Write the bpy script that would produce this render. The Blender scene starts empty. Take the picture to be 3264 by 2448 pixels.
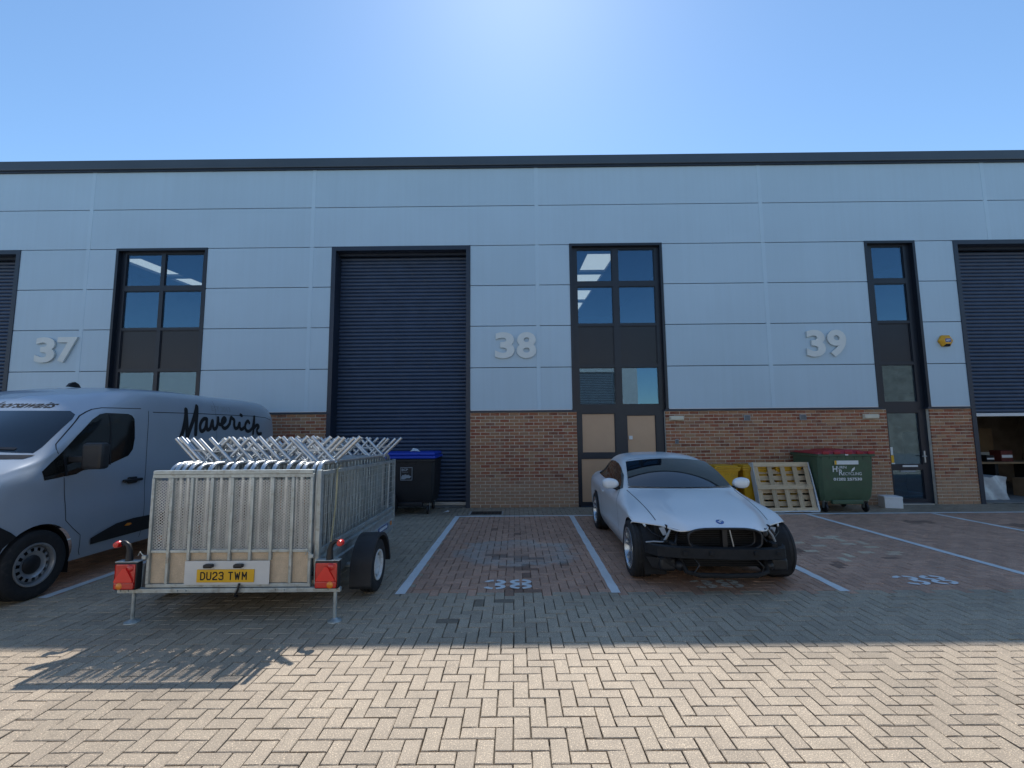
import bpy, bmesh, math, random
import numpy as np
from mathutils import Vector, Matrix
from mathutils.bvhtree import BVHTree
R = math.radians
random.seed(7)
S = bpy.context.scene
COL = S.collection

# ------------------------------------------------------------------ camera
cam_d = bpy.data.cameras.new('camera'); cam = bpy.data.objects.new('camera', cam_d); COL.objects.link(cam)
S.camera = cam
cam_d.sensor_width = 36.0; cam_d.lens = 1490.0 / 3264.0 * 36.0
cam_d.clip_end = 2000.0; cam_d.clip_start = 0.05
_p, _y, _r = R(5.98), R(0.3), -0.0085
_f = Vector((-math.sin(_y)*math.cos(_p), math.cos(_y)*math.cos(_p), math.sin(_p)))
_rt = Vector((math.cos(_y), math.sin(_y), 0)); _up = _rt.cross(_f)
_r2 = _rt*math.cos(_r) + _up*math.sin(_r); _u2 = -_rt*math.sin(_r) + _up*math.cos(_r)
_m = Matrix((_r2, _u2, -_f)).transposed().to_4x4(); _m.translation = (0, -10.875, 1.691)
cam.matrix_world = _m

# ------------------------------------------------------------------ sky, sun, exposure
SUN_EL, SUN_AZ = R(50.8), R(1.0)        # azimuth measured from +Y towards +X
W = bpy.data.worlds.new('World'); S.world = W; W.use_nodes = True
wn = W.node_tree.nodes; wl = W.node_tree.links
sky = wn.new('ShaderNodeTexSky'); sky.sky_type = 'NISHITA'; sky.sun_disc = False
sky.sun_elevation = SUN_EL; sky.sun_rotation = SUN_AZ
sky.altitude = 20; sky.air_density = 1.0; sky.dust_density = 0.15; sky.ozone_density = 5.0
bg = wn['Background']; bg.inputs['Strength'].default_value = 0.12
wb = wn.new('ShaderNodeMix'); wb.data_type = 'RGBA'; wb.blend_type = 'MULTIPLY'; wb.inputs[0].default_value = 1.0
wb.inputs[7].default_value = (0.915, 0.99, 0.955, 1)          # the camera's white balance, even over the whole sky
wl.new(sky.outputs['Color'], wb.inputs[6]); wl.new(wb.outputs[2], bg.inputs['Color'])
sd = bpy.data.lights.new('sun', 'SUN'); sun = bpy.data.objects.new('sun', sd); COL.objects.link(sun)
sd.energy = 3.0; sd.angle = R(0.53); sd.color = (1.0, 0.95, 0.88)
_sd = Vector((math.sin(SUN_AZ)*math.cos(SUN_EL), math.cos(SUN_AZ)*math.cos(SUN_EL), math.sin(SUN_EL)))
sun.rotation_euler = _sd.to_track_quat('Z', 'Y').to_euler(); sun.location = _sd*60
S.view_settings.view_transform = 'Standard'; S.view_settings.look = 'None'
S.view_settings.exposure = 0.72; S.view_settings.gamma = 1.0; S.view_settings.use_curve_mapping = False
S.cycles.use_denoising = True; S.cycles.use_adaptive_sampling = False; S.cycles.max_bounces = 8; S.cycles.transparent_max_bounces = 12
S.cycles.caustics_reflective = False; S.cycles.caustics_refractive = False
S.cycles.sample_clamp_indirect = 6.0

# ------------------------------------------------------------------ materials
def nmat(name):
    m = bpy.data.materials.new(name); m.use_nodes = True
    nt = m.node_tree
    return m, nt.nodes, nt.links, nt.nodes['Principled BSDF']
def rgb(c): return (c[0], c[1], c[2], 1.0)
def noise(n, l, scale, detail=4.0, rough=0.55, vec=None, obj=False):
    t = n.new('ShaderNodeTexNoise'); t.inputs['Scale'].default_value = scale
    t.inputs['Detail'].default_value = detail; t.inputs['Roughness'].default_value = rough
    if vec is None:
        g = n.new('ShaderNodeNewGeometry'); vec = g.outputs['Position']
    l.new(vec, t.inputs['Vector']); return t.outputs['Fac']
def ramp(n, l, fac, stops, interp='LINEAR'):
    r = n.new('ShaderNodeValToRGB'); r.color_ramp.interpolation = interp
    e = r.color_ramp.elements
    while len(e) < len(stops): e.new(0.5)
    for i, (p, c) in enumerate(stops):
        e[i].position = p; e[i].color = rgb(c) if len(c) == 3 else c
    l.new(fac, r.inputs['Fac']); return r.outputs['Color']
def mixc(n, l, a, b, fac, blend='MIX'):
    m = n.new('ShaderNodeMix'); m.data_type = 'RGBA'; m.blend_type = blend
    for sck, v in ((m.inputs[0], fac), (m.inputs[6], a), (m.inputs[7], b)):
        if isinstance(v, (int, float)): sck.default_value = v
        elif isinstance(v, tuple): sck.default_value = rgb(v)
        else: l.new(v, sck)
    return m.outputs[2]
def bumpn(n, l, b, h, strength=0.3, dist=0.01):
    bp = n.new('ShaderNodeBump'); bp.inputs['Strength'].default_value = strength
    bp.inputs['Distance'].default_value = dist
    l.new(h, bp.inputs['Height']); l.new(bp.outputs['Normal'], b.inputs['Normal'])
def PM(name, col, rough=0.6, metal=0.0, var=0.12, vs=5.0, bump=0.0, bs=150.0, coat=0.0, spec=0.5, dirt=None, dirt_at=0.62, fine=0.0):
    """procedural surface: base colour with broad tonal drift, optional dirt patches and fine grain"""
    m, n, l, b = nmat(name)
    lo = tuple(c*(1-var) for c in col); hi = tuple(min(1, c*(1+var)) for c in col)
    c = ramp(n, l, noise(n, l, vs), [(0.3, lo), (0.7, hi)])
    if fine:
        c = mixc(n, l, c, ramp(n, l, noise(n, l, 90.0, 2), [(0.3, (1-fine,)*3), (0.7, (1, 1, 1))]), 1.0, 'MULTIPLY')
    if dirt:
        f = ramp(n, l, noise(n, l, vs*2.3, 6, 0.65), [(dirt_at-0.08, (0, 0, 0)), (dirt_at+0.1, (1, 1, 1))])
        c = mixc(n, l, c, dirt, f)
    l.new(c, b.inputs['Base Color'])
    rr = n.new('ShaderNodeMapRange'); rr.inputs[3].default_value = max(0.02, rough*0.85); rr.inputs[4].default_value = min(1, rough*1.2)
    l.new(noise(n, l, vs*3), rr.inputs[0]); l.new(rr.outputs[0], b.inputs['Roughness'])
    b.inputs['Metallic'].default_value = metal; b.inputs['Specular IOR Level'].default_value = spec
    b.inputs['Coat Weight'].default_value = coat; b.inputs['Coat Roughness'].default_value = 0.06
    if bump: bumpn(n, l, b, noise(n, l, bs, 3), bump, 0.004)
    return m

def paving_mat(name, base, base2, attr):
    m, n, l, b = nmat(name)
    if attr:
        a = n.new('ShaderNodeAttribute'); a.attribute_name = 'tone'; rnd = a.outputs['Fac']
        a2 = n.new('ShaderNodeAttribute'); a2.attribute_name = 'tint'; tint = a2.outputs['Color']
    else:
        o = n.new('ShaderNodeObjectInfo'); rnd = o.outputs['Random']
    c = ramp(n, l, rnd, [(0.0, tuple(x*0.90 for x in base)), (0.35, base), (0.7, base2), (1.0, tuple(x*1.05 for x in base))])
    if attr:
        c = mixc(n, l, c, tint, 1.0, 'MULTIPLY')
        # pale bleached ring left by a spill in the free bay
        g = n.new('ShaderNodeNewGeometry'); mp = n.new('ShaderNodeMapping'); mp.vector_type = 'POINT'
        mp.inputs['Location'].default_value = (-0.03, 5.4, 0); mp.inputs['Scale'].default_value = (1.15, 1.35, 0); l.new(g.outputs['Position'], mp.inputs['Vector'])
        ln = n.new('ShaderNodeVectorMath'); ln.operation = 'LENGTH'; l.new(mp.outputs['Vector'], ln.inputs[0])
        ad = n.new('ShaderNodeMath'); ad.operation = 'MULTIPLY_ADD'; l.new(noise(n, l, 2.2, 5, 0.6), ad.inputs[0]); ad.inputs[1].default_value = 1.3; l.new(ln.outputs['Value'], ad.inputs[2])
        hf = n.new('ShaderNodeMath'); hf.operation = 'MULTIPLY'; hf.inputs[1].default_value = 0.5; l.new(ad.outputs[0], hf.inputs[0])
        c = mixc(n, l, c, (0.40, 0.44, 0.42), ramp(n, l, hf.outputs[0], [(0.45, (0.06,)*3), (0.65, (0.32,)*3), (0.75, (0.55,)*3), (0.86, (0, 0, 0))]))
    # worn drift over metres, aggregate speckle
    c = mixc(n, l, c, ramp(n, l, noise(n, l, 0.55, 5, 0.6), [(0.3, (0.80,)*3), (0.7, (1.12,)*3)]), 1.0, 'MULTIPLY')
    c = mixc(n, l, c, ramp(n, l, noise(n, l, 9.0, 5, 0.65), [(0.3, (0.86,)*3), (0.7, (1.06,)*3)]), 1.0, 'MULTIPLY')
    sp = noise(n, l, 140.0, 2, 0.6)
    c = mixc(n, l, c, ramp(n, l, sp, [(0.30, (0.62, 0.62, 0.62)), (0.48, (1, 1, 1)), (0.59, (1, 1, 1)), (0.68, (2.2, 2.15, 2.0))]), 1.0, 'MULTIPLY')
    l.new(c, b.inputs['Base Color'])
    b.inputs['Roughness'].default_value = 0.62; b.inputs['Specular IOR Level'].default_value = 0.45
    bumpn(n, l, b, noise(n, l, 230.0, 3, 0.7), 0.55, 0.004)
    return m

def clad_mat():
    m, n, l, b = nmat('silver_cladding')
    o = n.new('ShaderNodeObjectInfo')
    c = ramp(n, l, o.outputs['Random'], [(0.0, (0.425, 0.560, 0.660)), (1.0, (0.448, 0.585, 0.690))])
    g = n.new('ShaderNodeNewGeometry'); mp = n.new('ShaderNodeMapping'); mp.inputs['Scale'].default_value = (7.0, 1.0, 0.22); l.new(g.outputs['Position'], mp.inputs['Vector'])
    c = mixc(n, l, c, ramp(n, l, noise(n, l, 1.3, 6, 0.7, mp.outputs['Vector']), [(0.35, (0.968, 0.968, 0.965)), (0.62, (1.0, 1.0, 1.0))]), 1.0, 'MULTIPLY')     # faint rain streaks
    c = mixc(n, l, c, ramp(n, l, noise(n, l, 0.5, 3), [(0.3, (0.96,)*3), (0.7, (1.03,)*3)]), 1.0, 'MULTIPLY')
    l.new(c, b.inputs['Base Color']); b.inputs['Roughness'].default_value = 0.38
    bumpn(n, l, b, noise(n, l, 0.9, 2), 0.06, 0.05)      # sheets are never dead flat
    return m

def brick_mat(name, attr):
    m, n, l, b = nmat(name)
    if attr:
        a = n.new('ShaderNodeAttribute'); a.attribute_name = 'tone'; rnd = a.outputs['Fac']
    else:
        o = n.new('ShaderNodeObjectInfo'); rnd = o.outputs['Random']
    c = ramp(n, l, rnd, [(0.0, (0.20, 0.066, 0.036)), (0.22, (0.32, 0.092, 0.046)), (0.42, (0.37, 0.13, 0.062)),
                         (0.60, (0.40, 0.18, 0.088)), (0.8, (0.41, 0.235, 0.125)), (1.0, (0.25, 0.095, 0.06))])
    # two-tone drag along each brick and sandy grain
    c2 = mixc(n, l, c, (0.39, 0.235, 0.14), ramp(n, l, noise(n, l, 7.0, 3, 0.6), [(0.45, (0, 0, 0)), (0.72, (0.75, 0.75, 0.75))]))
    c2 = mixc(n, l, c2, ramp(n, l, noise(n, l, 120.0, 3, 0.7), [(0.3, (0.72,)*3), (0.7, (1.15,)*3)]), 1.0, 'MULTIPLY')
    # rain-splashed mud on the lowest courses
    g = n.new('ShaderNodeNewGeometry'); sx = n.new('ShaderNodeSeparateXYZ'); l.new(g.outputs['Position'], sx.inputs[0])
    ad = n.new('ShaderNodeMath'); ad.operation = 'MULTIPLY_ADD'; l.new(noise(n, l, 2.2, 4), ad.inputs[0]); ad.inputs[1].default_value = -0.9
    l.new(sx.outputs['Z'], ad.inputs[2])
    f = ramp(n, l, ad.outputs[0], [(0.0, (0.7, 0.7, 0.7)), (0.35, (0, 0, 0))])
    c2 = mixc(n, l, c2, (0.42, 0.27, 0.17), f)
    l.new(c2, b.inputs['Base Color']); b.inputs['Roughness'].default_value = 0.85
    bumpn(n, l, b, noise(n, l, 160.0, 4, 0.7), 0.5, 0.004)
    return m

def glass_mat(name, tint, ior=0.08, rough=0.0):
    """ior: share mirrored at normal incidence by each face of the pane"""
    m, n, l, b = nmat(name); n.remove(b)
    out = n['Material Output']
    tr = n.new('ShaderNodeBsdfTransparent'); tr.inputs[0].default_value = rgb(tint)
    gl = n.new('ShaderNodeBsdfGlossy'); gl.inputs['Roughness'].default_value = rough; gl.inputs[0].default_value = (0.46, 0.74, 1.0, 1)
    lw = n.new('ShaderNodeLayerWeight'); lw.inputs['Blend'].default_value = 0.5
    pw = n.new('ShaderNodeMath'); pw.operation = 'POWER'; l.new(lw.outputs['Facing'], pw.inputs[0]); pw.inputs[1].default_value = 4.0
    fr = n.new('ShaderNodeMath'); fr.operation = 'MULTIPLY_ADD'; l.new(pw.outputs[0], fr.inputs[0]); fr.inputs[1].default_value = 0.8; fr.inputs[2].default_value = ior
    # float glass is never quite flat: a slow ripple bends what it mirrors
    bp = n.new('ShaderNodeBump'); bp.inputs['Strength'].default_value = 0.010; bp.inputs['Distance'].default_value = 0.05
    l.new(noise(n, l, 1.6, 1), bp.inputs['Height']); l.new(bp.outputs['Normal'], gl.inputs['Normal'])
    mx = n.new('ShaderNodeMixShader'); l.new(fr.outputs[0], mx.inputs[0]); l.new(tr.outputs[0], mx.inputs[1]); l.new(gl.outputs[0], mx.inputs[2])
    l.new(mx.outputs[0], out.inputs['Surface']); return m

def rooflight_mat():
    m, n, l, b = nmat('translucent_rooflight'); n.remove(b)
    t = n.new('ShaderNodeBsdfTranslucent'); t.inputs[0].default_value = (0.72, 0.72, 0.66, 1)
    l.new(t.outputs[0], n['Material Output'].inputs['Surface']); return m

def wood_mat(name, a, bcol):
    m, n, l, b = nmat(name)
    g = n.new('ShaderNodeTexCoord'); mp = n.new('ShaderNodeMapping'); mp.inputs['Scale'].default_value = (1, 12, 12)
    l.new(g.outputs['Object'], mp.inputs['Vector'])
    c = ramp(n, l, noise(n, l, 4.0, 6, 0.65, mp.outputs['Vector']), [(0.3, a), (0.7, bcol)])
    o = n.new('ShaderNodeObjectInfo')
    c = mixc(n, l, c, ramp(n, l, o.outputs['Random'], [(0, (0.72,)*3), (1, (1.12,)*3)]), 1.0, 'MULTIPLY')
    c = mixc(n, l, c, (0.10, 0.085, 0.07), ramp(n, l, noise(n, l, 6.0, 5, 0.7), [(0.58, (0, 0, 0)), (0.75, (0.6,)*3)]))
    l.new(c, b.inputs['Base Color']); b.inputs['Roughness'].default_value = 0.8
    return m

MT = dict(
    grey_pave=paving_mat('grey_concrete_paver', (0.42, 0.338, 0.248), (0.44, 0.356, 0.26), False),
    grey_pave_a=paving_mat('concrete_paver_field', (0.42, 0.338, 0.248), (0.44, 0.356, 0.26), True),
    sand=PM('jointing_sand', (0.075, 0.065, 0.052), 0.95, var=0.3, vs=8),
    brick=brick_mat('facing_brick', False), brick_a=brick_mat('facing_brick_field', True),
    mortar=PM('mortar', (0.66, 0.60, 0.51), 0.95, var=0.15, vs=9, bump=0.4, bs=200),
    clad=clad_mat(),
    cladlt=PM('cladding_cover_strip', (0.452, 0.592, 0.695), 0.42, var=0.03, vs=1.0),
    trimwhite=PM('pale_edge_trim', (0.66, 0.68, 0.70), 0.4, var=0.03),
    number=PM('brushed_aluminium_numeral', (0.63, 0.67, 0.66), 0.5, metal=0.15, var=0.05, vs=3),
    anth=PM('anthracite_flashing', (0.017, 0.027, 0.048), 0.42, var=0.15, vs=2),
    anthwin=PM('anthracite_window_frame', (0.010, 0.015, 0.026), 0.38, var=0.12, vs=2),
    spandrel=PM('dark_spandrel_panel', (0.009, 0.011, 0.018), 0.35, var=0.12, vs=2),
    fascia=PM('dark_eaves_fascia', (0.05, 0.066, 0.085), 0.4, var=0.08, vs=1.0),
    shutter=PM('shutter_slat_paint', (0.034, 0.057, 0.105), 0.40, var=0.14, vs=3, dirt=(0.06, 0.078, 0.11), dirt_at=0.66),
    alu=PM('mill_aluminium', (0.50, 0.51, 0.50), 0.38, metal=0.7, var=0.1, vs=5),
    film=PM('bronze_board_infill', (0.50, 0.32, 0.20), 0.30, var=0.05, vs=2),
    glass=glass_mat('window_glass', (0.74, 0.79, 0.82), 0.12),
    rooflight=rooflight_mat(),
    inner=PM('painted_blockwork', (0.07, 0.07, 0.072), 0.9, var=0.15, vs=2, bump=0.2, bs=40),
    innerdark=PM('dim_stockroom', (0.34, 0.28, 0.22), 0.9, var=0.3, vs=2),
    roofin=PM('roof_liner', (0.10, 0.11, 0.125), 0.7, var=0.08),
    concrete=PM('concrete_slab', (0.24, 0.23, 0.215), 0.85, var=0.15, vs=1.5, bump=0.2),
    paint=PM('white_line_paint', (0.80, 0.80, 0.78), 0.6, var=0.08, vs=3, dirt=(0.30, 0.29, 0.28), dirt_at=0.70, fine=0.15),
    paintold=PM('worn_line_paint', (0.80, 0.76, 0.68), 0.7, var=0.12, vs=6, dirt=(0.20, 0.17, 0.15), dirt_at=0.60),
    castiron=PM('cast_iron', (0.035, 0.028, 0.024), 0.7, metal=0.2, var=0.3, vs=12, bump=0.4),
    galv=PM('galvanised_steel', (0.43, 0.475, 0.475), 0.46, metal=0.55, var=0.16, vs=9, dirt=(0.30, 0.30, 0.27), dirt_at=0.60, bump=0.08, bs=60),
    meshsteel=PM('bright_expanded_steel', (0.66, 0.68, 0.67), 0.5, metal=0.2, var=0.12, vs=9),
    tubes=PM('bright_galvanised_tube', (0.56, 0.585, 0.60), 0.32, metal=0.75, var=0.12, vs=10, dirt=(0.38, 0.38, 0.36), dirt_at=0.66),
    ply=PM('pale_plywood', (0.64, 0.51, 0.36), 0.8, var=0.1, vs=14, fine=0.2),
    plateal=PM('aluminium_sheet', (0.62, 0.64, 0.64), 0.45, metal=0.2, var=0.06, vs=6),
    numyel=PM('yellow_plate', (0.76, 0.43, 0.015), 0.35, var=0.04, vs=8),
    black=PM('black_plastic', (0.012, 0.012, 0.014), 0.45, var=0.25, vs=6),
    blackm=PM('matt_black', (0.010, 0.010, 0.011), 0.8, var=0.25, vs=6),
    rubber=PM('tyre_rubber', (0.018, 0.018, 0.019), 0.75, var=0.25, vs=7, dirt=(0.05, 0.045, 0.04), dirt_at=0.64, bump=0.3, bs=120),
    greyplastic=PM('grey_black_plastic', (0.020, 0.020, 0.022), 0.55, var=0.2, vs=6),
    redlens=PM('red_lamp_lens', (0.55, 0.015, 0.012), 0.18, var=0.08, coat=0.6),
    redrefl=PM('red_reflector', (0.75, 0.02, 0.015), 0.25, var=0.05, coat=0.5),
    amber=PM('amber_lens', (0.75, 0.22, 0.01), 0.2, var=0.06, coat=0.5),
    clear=PM('clear_lamp_lens', (0.45, 0.5, 0.55), 0.12, var=0.05, coat=0.8),
    whiterim=PM('white_wheel_paint', (0.68, 0.68, 0.66), 0.4, var=0.06, vs=12, dirt=(0.4, 0.36, 0.3), dirt_at=0.64),
    strap=PM('straw_webbing', (0.42, 0.37, 0.22), 0.85, var=0.12, vs=25),
    vansilver=PM('silver_van_paint', (0.36, 0.41, 0.47), 0.34, metal=0.18, var=0.02, vs=2, coat=0.55),
    carwhite=PM('white_car_paint', (0.76, 0.78, 0.785), 0.32, var=0.015, vs=2, coat=0.55),
    carglass=PM('tinted_car_glass', (0.004, 0.006, 0.009), 0.03, var=0.02, spec=0.7, coat=0.5),
    sideglass=PM('dark_side_glass', (0.012, 0.012, 0.011), 0.06, var=0.2, spec=0.45),
    gap=PM('panel_gap', (0.010, 0.011, 0.013), 0.8, var=0.05),
    rimsilver=PM('silver_alloy', (0.50, 0.53, 0.56), 0.25, metal=0.85, var=0.05, vs=8),
    steelrim=PM('silver_steel_wheel', (0.40, 0.41, 0.42), 0.38, metal=0.6, var=0.08, vs=10),
    blue_e=PM('blue_enamel', (0.015, 0.08, 0.30), 0.25, coat=0.7, var=0.03),
    binblack=PM('black_bin_plastic', (0.012, 0.013, 0.016), 0.5, var=0.2, vs=4),
    binblue=PM('blue_lid_plastic', (0.006, 0.045, 0.42), 0.42, var=0.08, vs=4),
    bingreen=PM('green_bin_plastic', (0.060, 0.105, 0.060), 0.5, var=0.12, vs=4, dirt=(0.07, 0.09, 0.06), dirt_at=0.62),
    binred=PM('red_lid_plastic', (0.36, 0.018, 0.028), 0.42, var=0.1, vs=4),
    binyellow=PM('yellow_bin_plastic', (0.62, 0.34, 0.012), 0.45, var=0.08, vs=4, dirt=(0.40, 0.22, 0.02), dirt_at=0.62),
    sticker=PM('white_print', (0.70, 0.72, 0.72), 0.6, var=0.05, vs=20, dirt=(0.45, 0.46, 0.44), dirt_at=0.68),
    stickgrey=PM('grey_print', (0.30, 0.33, 0.36), 0.6, var=0.1, vs=20),
    poly=PM('polystyrene', (0.74, 0.75, 0.76), 0.7, var=0.03, vs=10),
    wood=wood_mat('pallet_softwood', (0.50, 0.37, 0.22), (0.68, 0.53, 0.35)),
    wrap=PM('cloudy_stretch_film', (0.55, 0.58, 0.60), 0.25, var=0.1, vs=12),
    alarm=PM('yellow_alarm_plastic', (0.70, 0.36, 0.02), 0.4, var=0.05),
    paper=PM('white_paper', (0.72, 0.74, 0.76), 0.8, var=0.03),
    warm=PM('aged_cream_plastic', (0.62, 0.58, 0.46), 0.5, var=0.05),
    oppclad=PM('cream_render', (0.70, 0.68, 0.63), 0.7, var=0.05),
    clutter=PM('dull_red_stock', (0.12, 0.025, 0.02), 0.7, var=0.3, vs=5),
    clutter2=PM('cardboard', (0.25, 0.17, 0.10), 0.85, var=0.15, vs=5),
)

MT['carglass'].node_tree.nodes['Principled BSDF'].inputs['IOR'].default_value = 1.5

# ------------------------------------------------------------------ mesh helpers
class MB:
    def __init__(s): s.v = []; s.f = []; s.mi = []; s.flat = False
    def add(s, vs, fs, m=0):
        o = len(s.v); s.v += [tuple(p) for p in vs]
        for f in fs: s.f.append([i+o for i in f]); s.mi.append(m)
        return s
    def box(s, x0, x1, y0, y1, z0, z1, m=0):
        return s.add([(x0,y0,z0),(x1,y0,z0),(x1,y1,z0),(x0,y1,z0),(x0,y0,z1),(x1,y0,z1),(x1,y1,z1),(x0,y1,z1)],
                     [(0,3,2,1),(4,5,6,7),(0,1,5,4),(1,2,6,5),(2,3,7,6),(3,0,4,7)], m)
    def bbox(s, x0, x1, y0, y1, z0, z1, b=0.006, m=0):
        """box with chamfered edges"""
        bm = bmesh.new(); bmesh.ops.create_cube(bm, size=1)
        for v in bm.verts: v.co = Vector(((x0+x1)/2+v.co.x*(x1-x0), (y0+y1)/2+v.co.y*(y1-y0), (z0+z1)/2+v.co.z*(z1-z0)))
        bmesh.ops.bevel(bm, geom=bm.edges[:], offset=b, segments=2, profile=0.5, affect='EDGES')
        bm.verts.index_update(); s.flat = True
        s.add([v.co[:] for v in bm.verts], [[v.index for v in f.verts] for f in bm.faces], m); bm.free(); return s
    def hexa(s, p, m=0):
        """8 corners: bottom 4 then top 4"""
        return s.add(p, [(0,3,2,1),(4,5,6,7),(0,1,5,4),(1,2,6,5),(2,3,7,6),(3,0,4,7)], m)
    def tube(s, pts, r, n=8, closed=False, m=0, caps=True):
        P = [Vector(p) for p in pts]; N = len(P); rr = r if isinstance(r, (list, tuple)) else [r]*N
        T = []
        for i in range(N):
            a = P[(i-1) % N] if (closed or i > 0) else P[i]; b = P[(i+1) % N] if (closed or i < N-1) else P[i]
            T.append((b-a).normalized())
        u = T[0].orthogonal().normalized(); vs = []
        for i in range(N):
            u = (u - T[i]*u.dot(T[i])).normalized(); w = T[i].cross(u)
            for k in range(n):
                a = 2*math.pi*(k+0.5)/n; vs.append(P[i] + (u*math.cos(a)+w*math.sin(a))*rr[i])
        fs = []
        for i in range(N if closed else N-1):
            for k in range(n):
                j = (i+1) % N; fs.append((i*n+k, i*n+(k+1) % n, j*n+(k+1) % n, j*n+k))
        if not closed and caps: fs += [tuple(range(n-1, -1, -1)), tuple(range((N-1)*n, N*n))]
        return s.add(vs, fs, m)
    def lathe(s, prof, c, axis='x', n=32, m=0, closed=False, sgn=1):
        """prof: (radius, height along axis)"""
        vs = []; N = len(prof)
        for r, h in prof:
            for k in range(n):
                a = 2*math.pi*k/n; p, q = r*math.cos(a), r*math.sin(a)
                d = {'x': (h*sgn, p, q), 'y': (p, h*sgn, q), 'z': (p, q, h*sgn)}[axis]
                vs.append((c[0]+d[0], c[1]+d[1], c[2]+d[2]))
        fs = []
        for i in range(N if closed else N-1):
            j = (i+1) % N
            for k in range(n): fs.append((i*n+k, i*n+(k+1) % n, j*n+(k+1) % n, j*n+k))
        return s.add(vs, fs, m)
    def prism(s, poly, fn, d0, d1, m=0):
        """poly in 2D, fn(u,v,d) -> 3D"""
        n = len(poly); vs = [fn(u, v, d0) for u, v in poly] + [fn(u, v, d1) for u, v in poly]
        fs = [tuple(range(n)), tuple(range(2*n-1, n-1, -1))] + [(i, i+n, (i+1) % n+n, (i+1) % n) for i in range(n)]
        return s.add(vs, fs, m)
    def xf(s, M):
        s.v = [tuple(M @ Vector(p)) for p in s.v]; return s
    def build(s, name, mat, parent=None, smooth=None, origin=(0, 0, 0), tone=False):
        me = bpy.data.meshes.new(name)
        o = origin; me.from_pydata([(p[0]-o[0], p[1]-o[1], p[2]-o[2]) for p in s.v], [], s.f)
        for mm in (mat if isinstance(mat, (list, tuple)) else [mat]): me.materials.append(MT[mm] if isinstance(mm, str) else mm)
        if any(s.mi): me.polygons.foreach_set('material_index', s.mi)
        me.validate(); me.update()
        ob = finish(me, name, parent, smooth, origin)
        if s.flat and smooth is not None:      # keep the broad faces of chamfered boxes dead flat
            for p in me.polygons:
                if max(abs(c) for c in p.normal) > 0.9995: p.use_smooth = False
        return ob
def finish(me, name, parent=None, smooth=None, origin=(0, 0, 0)):
    if smooth is not None:
        bm = bmesh.new(); bm.from_mesh(me); bmesh.ops.recalc_face_normals(bm, faces=bm.faces[:]); bm.to_mesh(me); bm.free()
        me.polygons.foreach_set('use_smooth', [True]*len(me.polygons)); me.set_sharp_from_angle(angle=R(smooth))
    ob = bpy.data.objects.new(name, me); COL.objects.link(ob)
    if parent is not None: ob.parent = parent
    else: ob.location = origin
    return ob
def tag(o, label=None, cat=None, group=None, kind=None):
    if label: o['label'] = label
    if cat: o['category'] = cat
    if group: o['group'] = group
    if kind: o['kind'] = kind
    return o
def thing(name, label, cat, loc=(0, 0, 0), rz=0.0, group=None):
    e = bpy.data.objects.new(name, None); COL.objects.link(e); e.location = loc; e.rotation_euler = (0, 0, rz)
    e.empty_display_size = 0.2
    return tag(e, label, cat, group)
def inst(src, loc, parent=None, rot=None, name=None):
    c = src.copy(); COL.objects.link(c); c.location = loc
    if parent is not None: c.parent = parent
    if rot is not None: c.rotation_euler = rot
    return c
def copy_tree(o, parent=None):
    c = o.copy(); COL.objects.link(c); c.parent = parent
    for ch in list(o.children): copy_tree(ch, c)
    return c
def arc(cx, cy, rx, ry, a0, a1, n=12):
    return [(cx+rx*math.cos(R(a0+(a1-a0)*i/n)), cy+ry*math.sin(R(a0+(a1-a0)*i/n))) for i in range(n+1)]
def ribbon(poly, w, cap=6):
    """flat stroke along a 2D polyline -> verts, faces"""
    P = [Vector((p[0], p[1])) for p in poly]; L = []; Rr = []; n = len(P)
    for i in range(n):
        a = P[max(i-1, 0)]; b = P[min(i+1, n-1)]; t = (b-a).normalized(); nn = Vector((-t.y, t.x))
        L.append(P[i]+nn*w/2); Rr.append(P[i]-nn*w/2)
    vs = L+Rr; fs = [(i, i+1, n+i+1, n+i) for i in range(n-1)]
    if cap:
        for end, sg in ((0, -1), (n-1, 1)):
            t = (P[1]-P[0]).normalized() if end == 0 else (P[-1]-P[-2]).normalized(); nn = Vector((-t.y, t.x))
            k0 = len(vs)
            for k in range(1, cap):
                a = math.pi*k/cap; vs.append(P[end]+(nn*math.cos(a)+t*sg*math.sin(a))*w/2)
            fs.append([end]+list(range(k0, k0+cap-1))+[n+end])
    return [(v.x, v.y) for v in vs], fs
def smooth_poly(p, it=2):
    for _ in range(it):
        q = [p[0]]
        for a, b in zip(p[:-1], p[1:]):
            q += [(a[0]*.75+b[0]*.25, a[1]*.75+b[1]*.25), (a[0]*.25+b[0]*.75, a[1]*.25+b[1]*.75)]
        p = q+[p[-1]]
    return p
def text_geo(txt, bold=0.0, extrude=0.0, shear=0.0, spacing=1.0):
    """text as triangles, scaled to height 1 for capitals; returns verts (x,y,z), faces, width"""
    cu = bpy.data.curves.new('text', 'FONT'); cu.body = txt; cu.size = 1.0; cu.offset = bold; cu.extrude = extrude
    cu.shear = shear; cu.space_character = spacing; cu.resolution_u = 4
    ob = bpy.data.objects.new('text', cu); COL.objects.link(ob); bpy.context.view_layer.update()
    me = bpy.data.meshes.new_from_object(ob.evaluated_get(bpy.context.evaluated_depsgraph_get()))
    vs = [tuple(v.co) for v in me.vertices]; fs = [list(p.vertices) for p in me.polygons]
    bpy.data.objects.remove(ob); bpy.data.curves.remove(cu); bpy.data.meshes.remove(me)
    x0 = min(v[0] for v in vs); x1 = max(v[0] for v in vs); y0 = min(v[1] for v in vs); y1 = max(v[1] for v in vs)
    vs = [((v[0]-x0)/(x1-x0), (v[1]-y0)/(y1-y0), v[2]) for v in vs]
    return vs, fs
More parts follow.
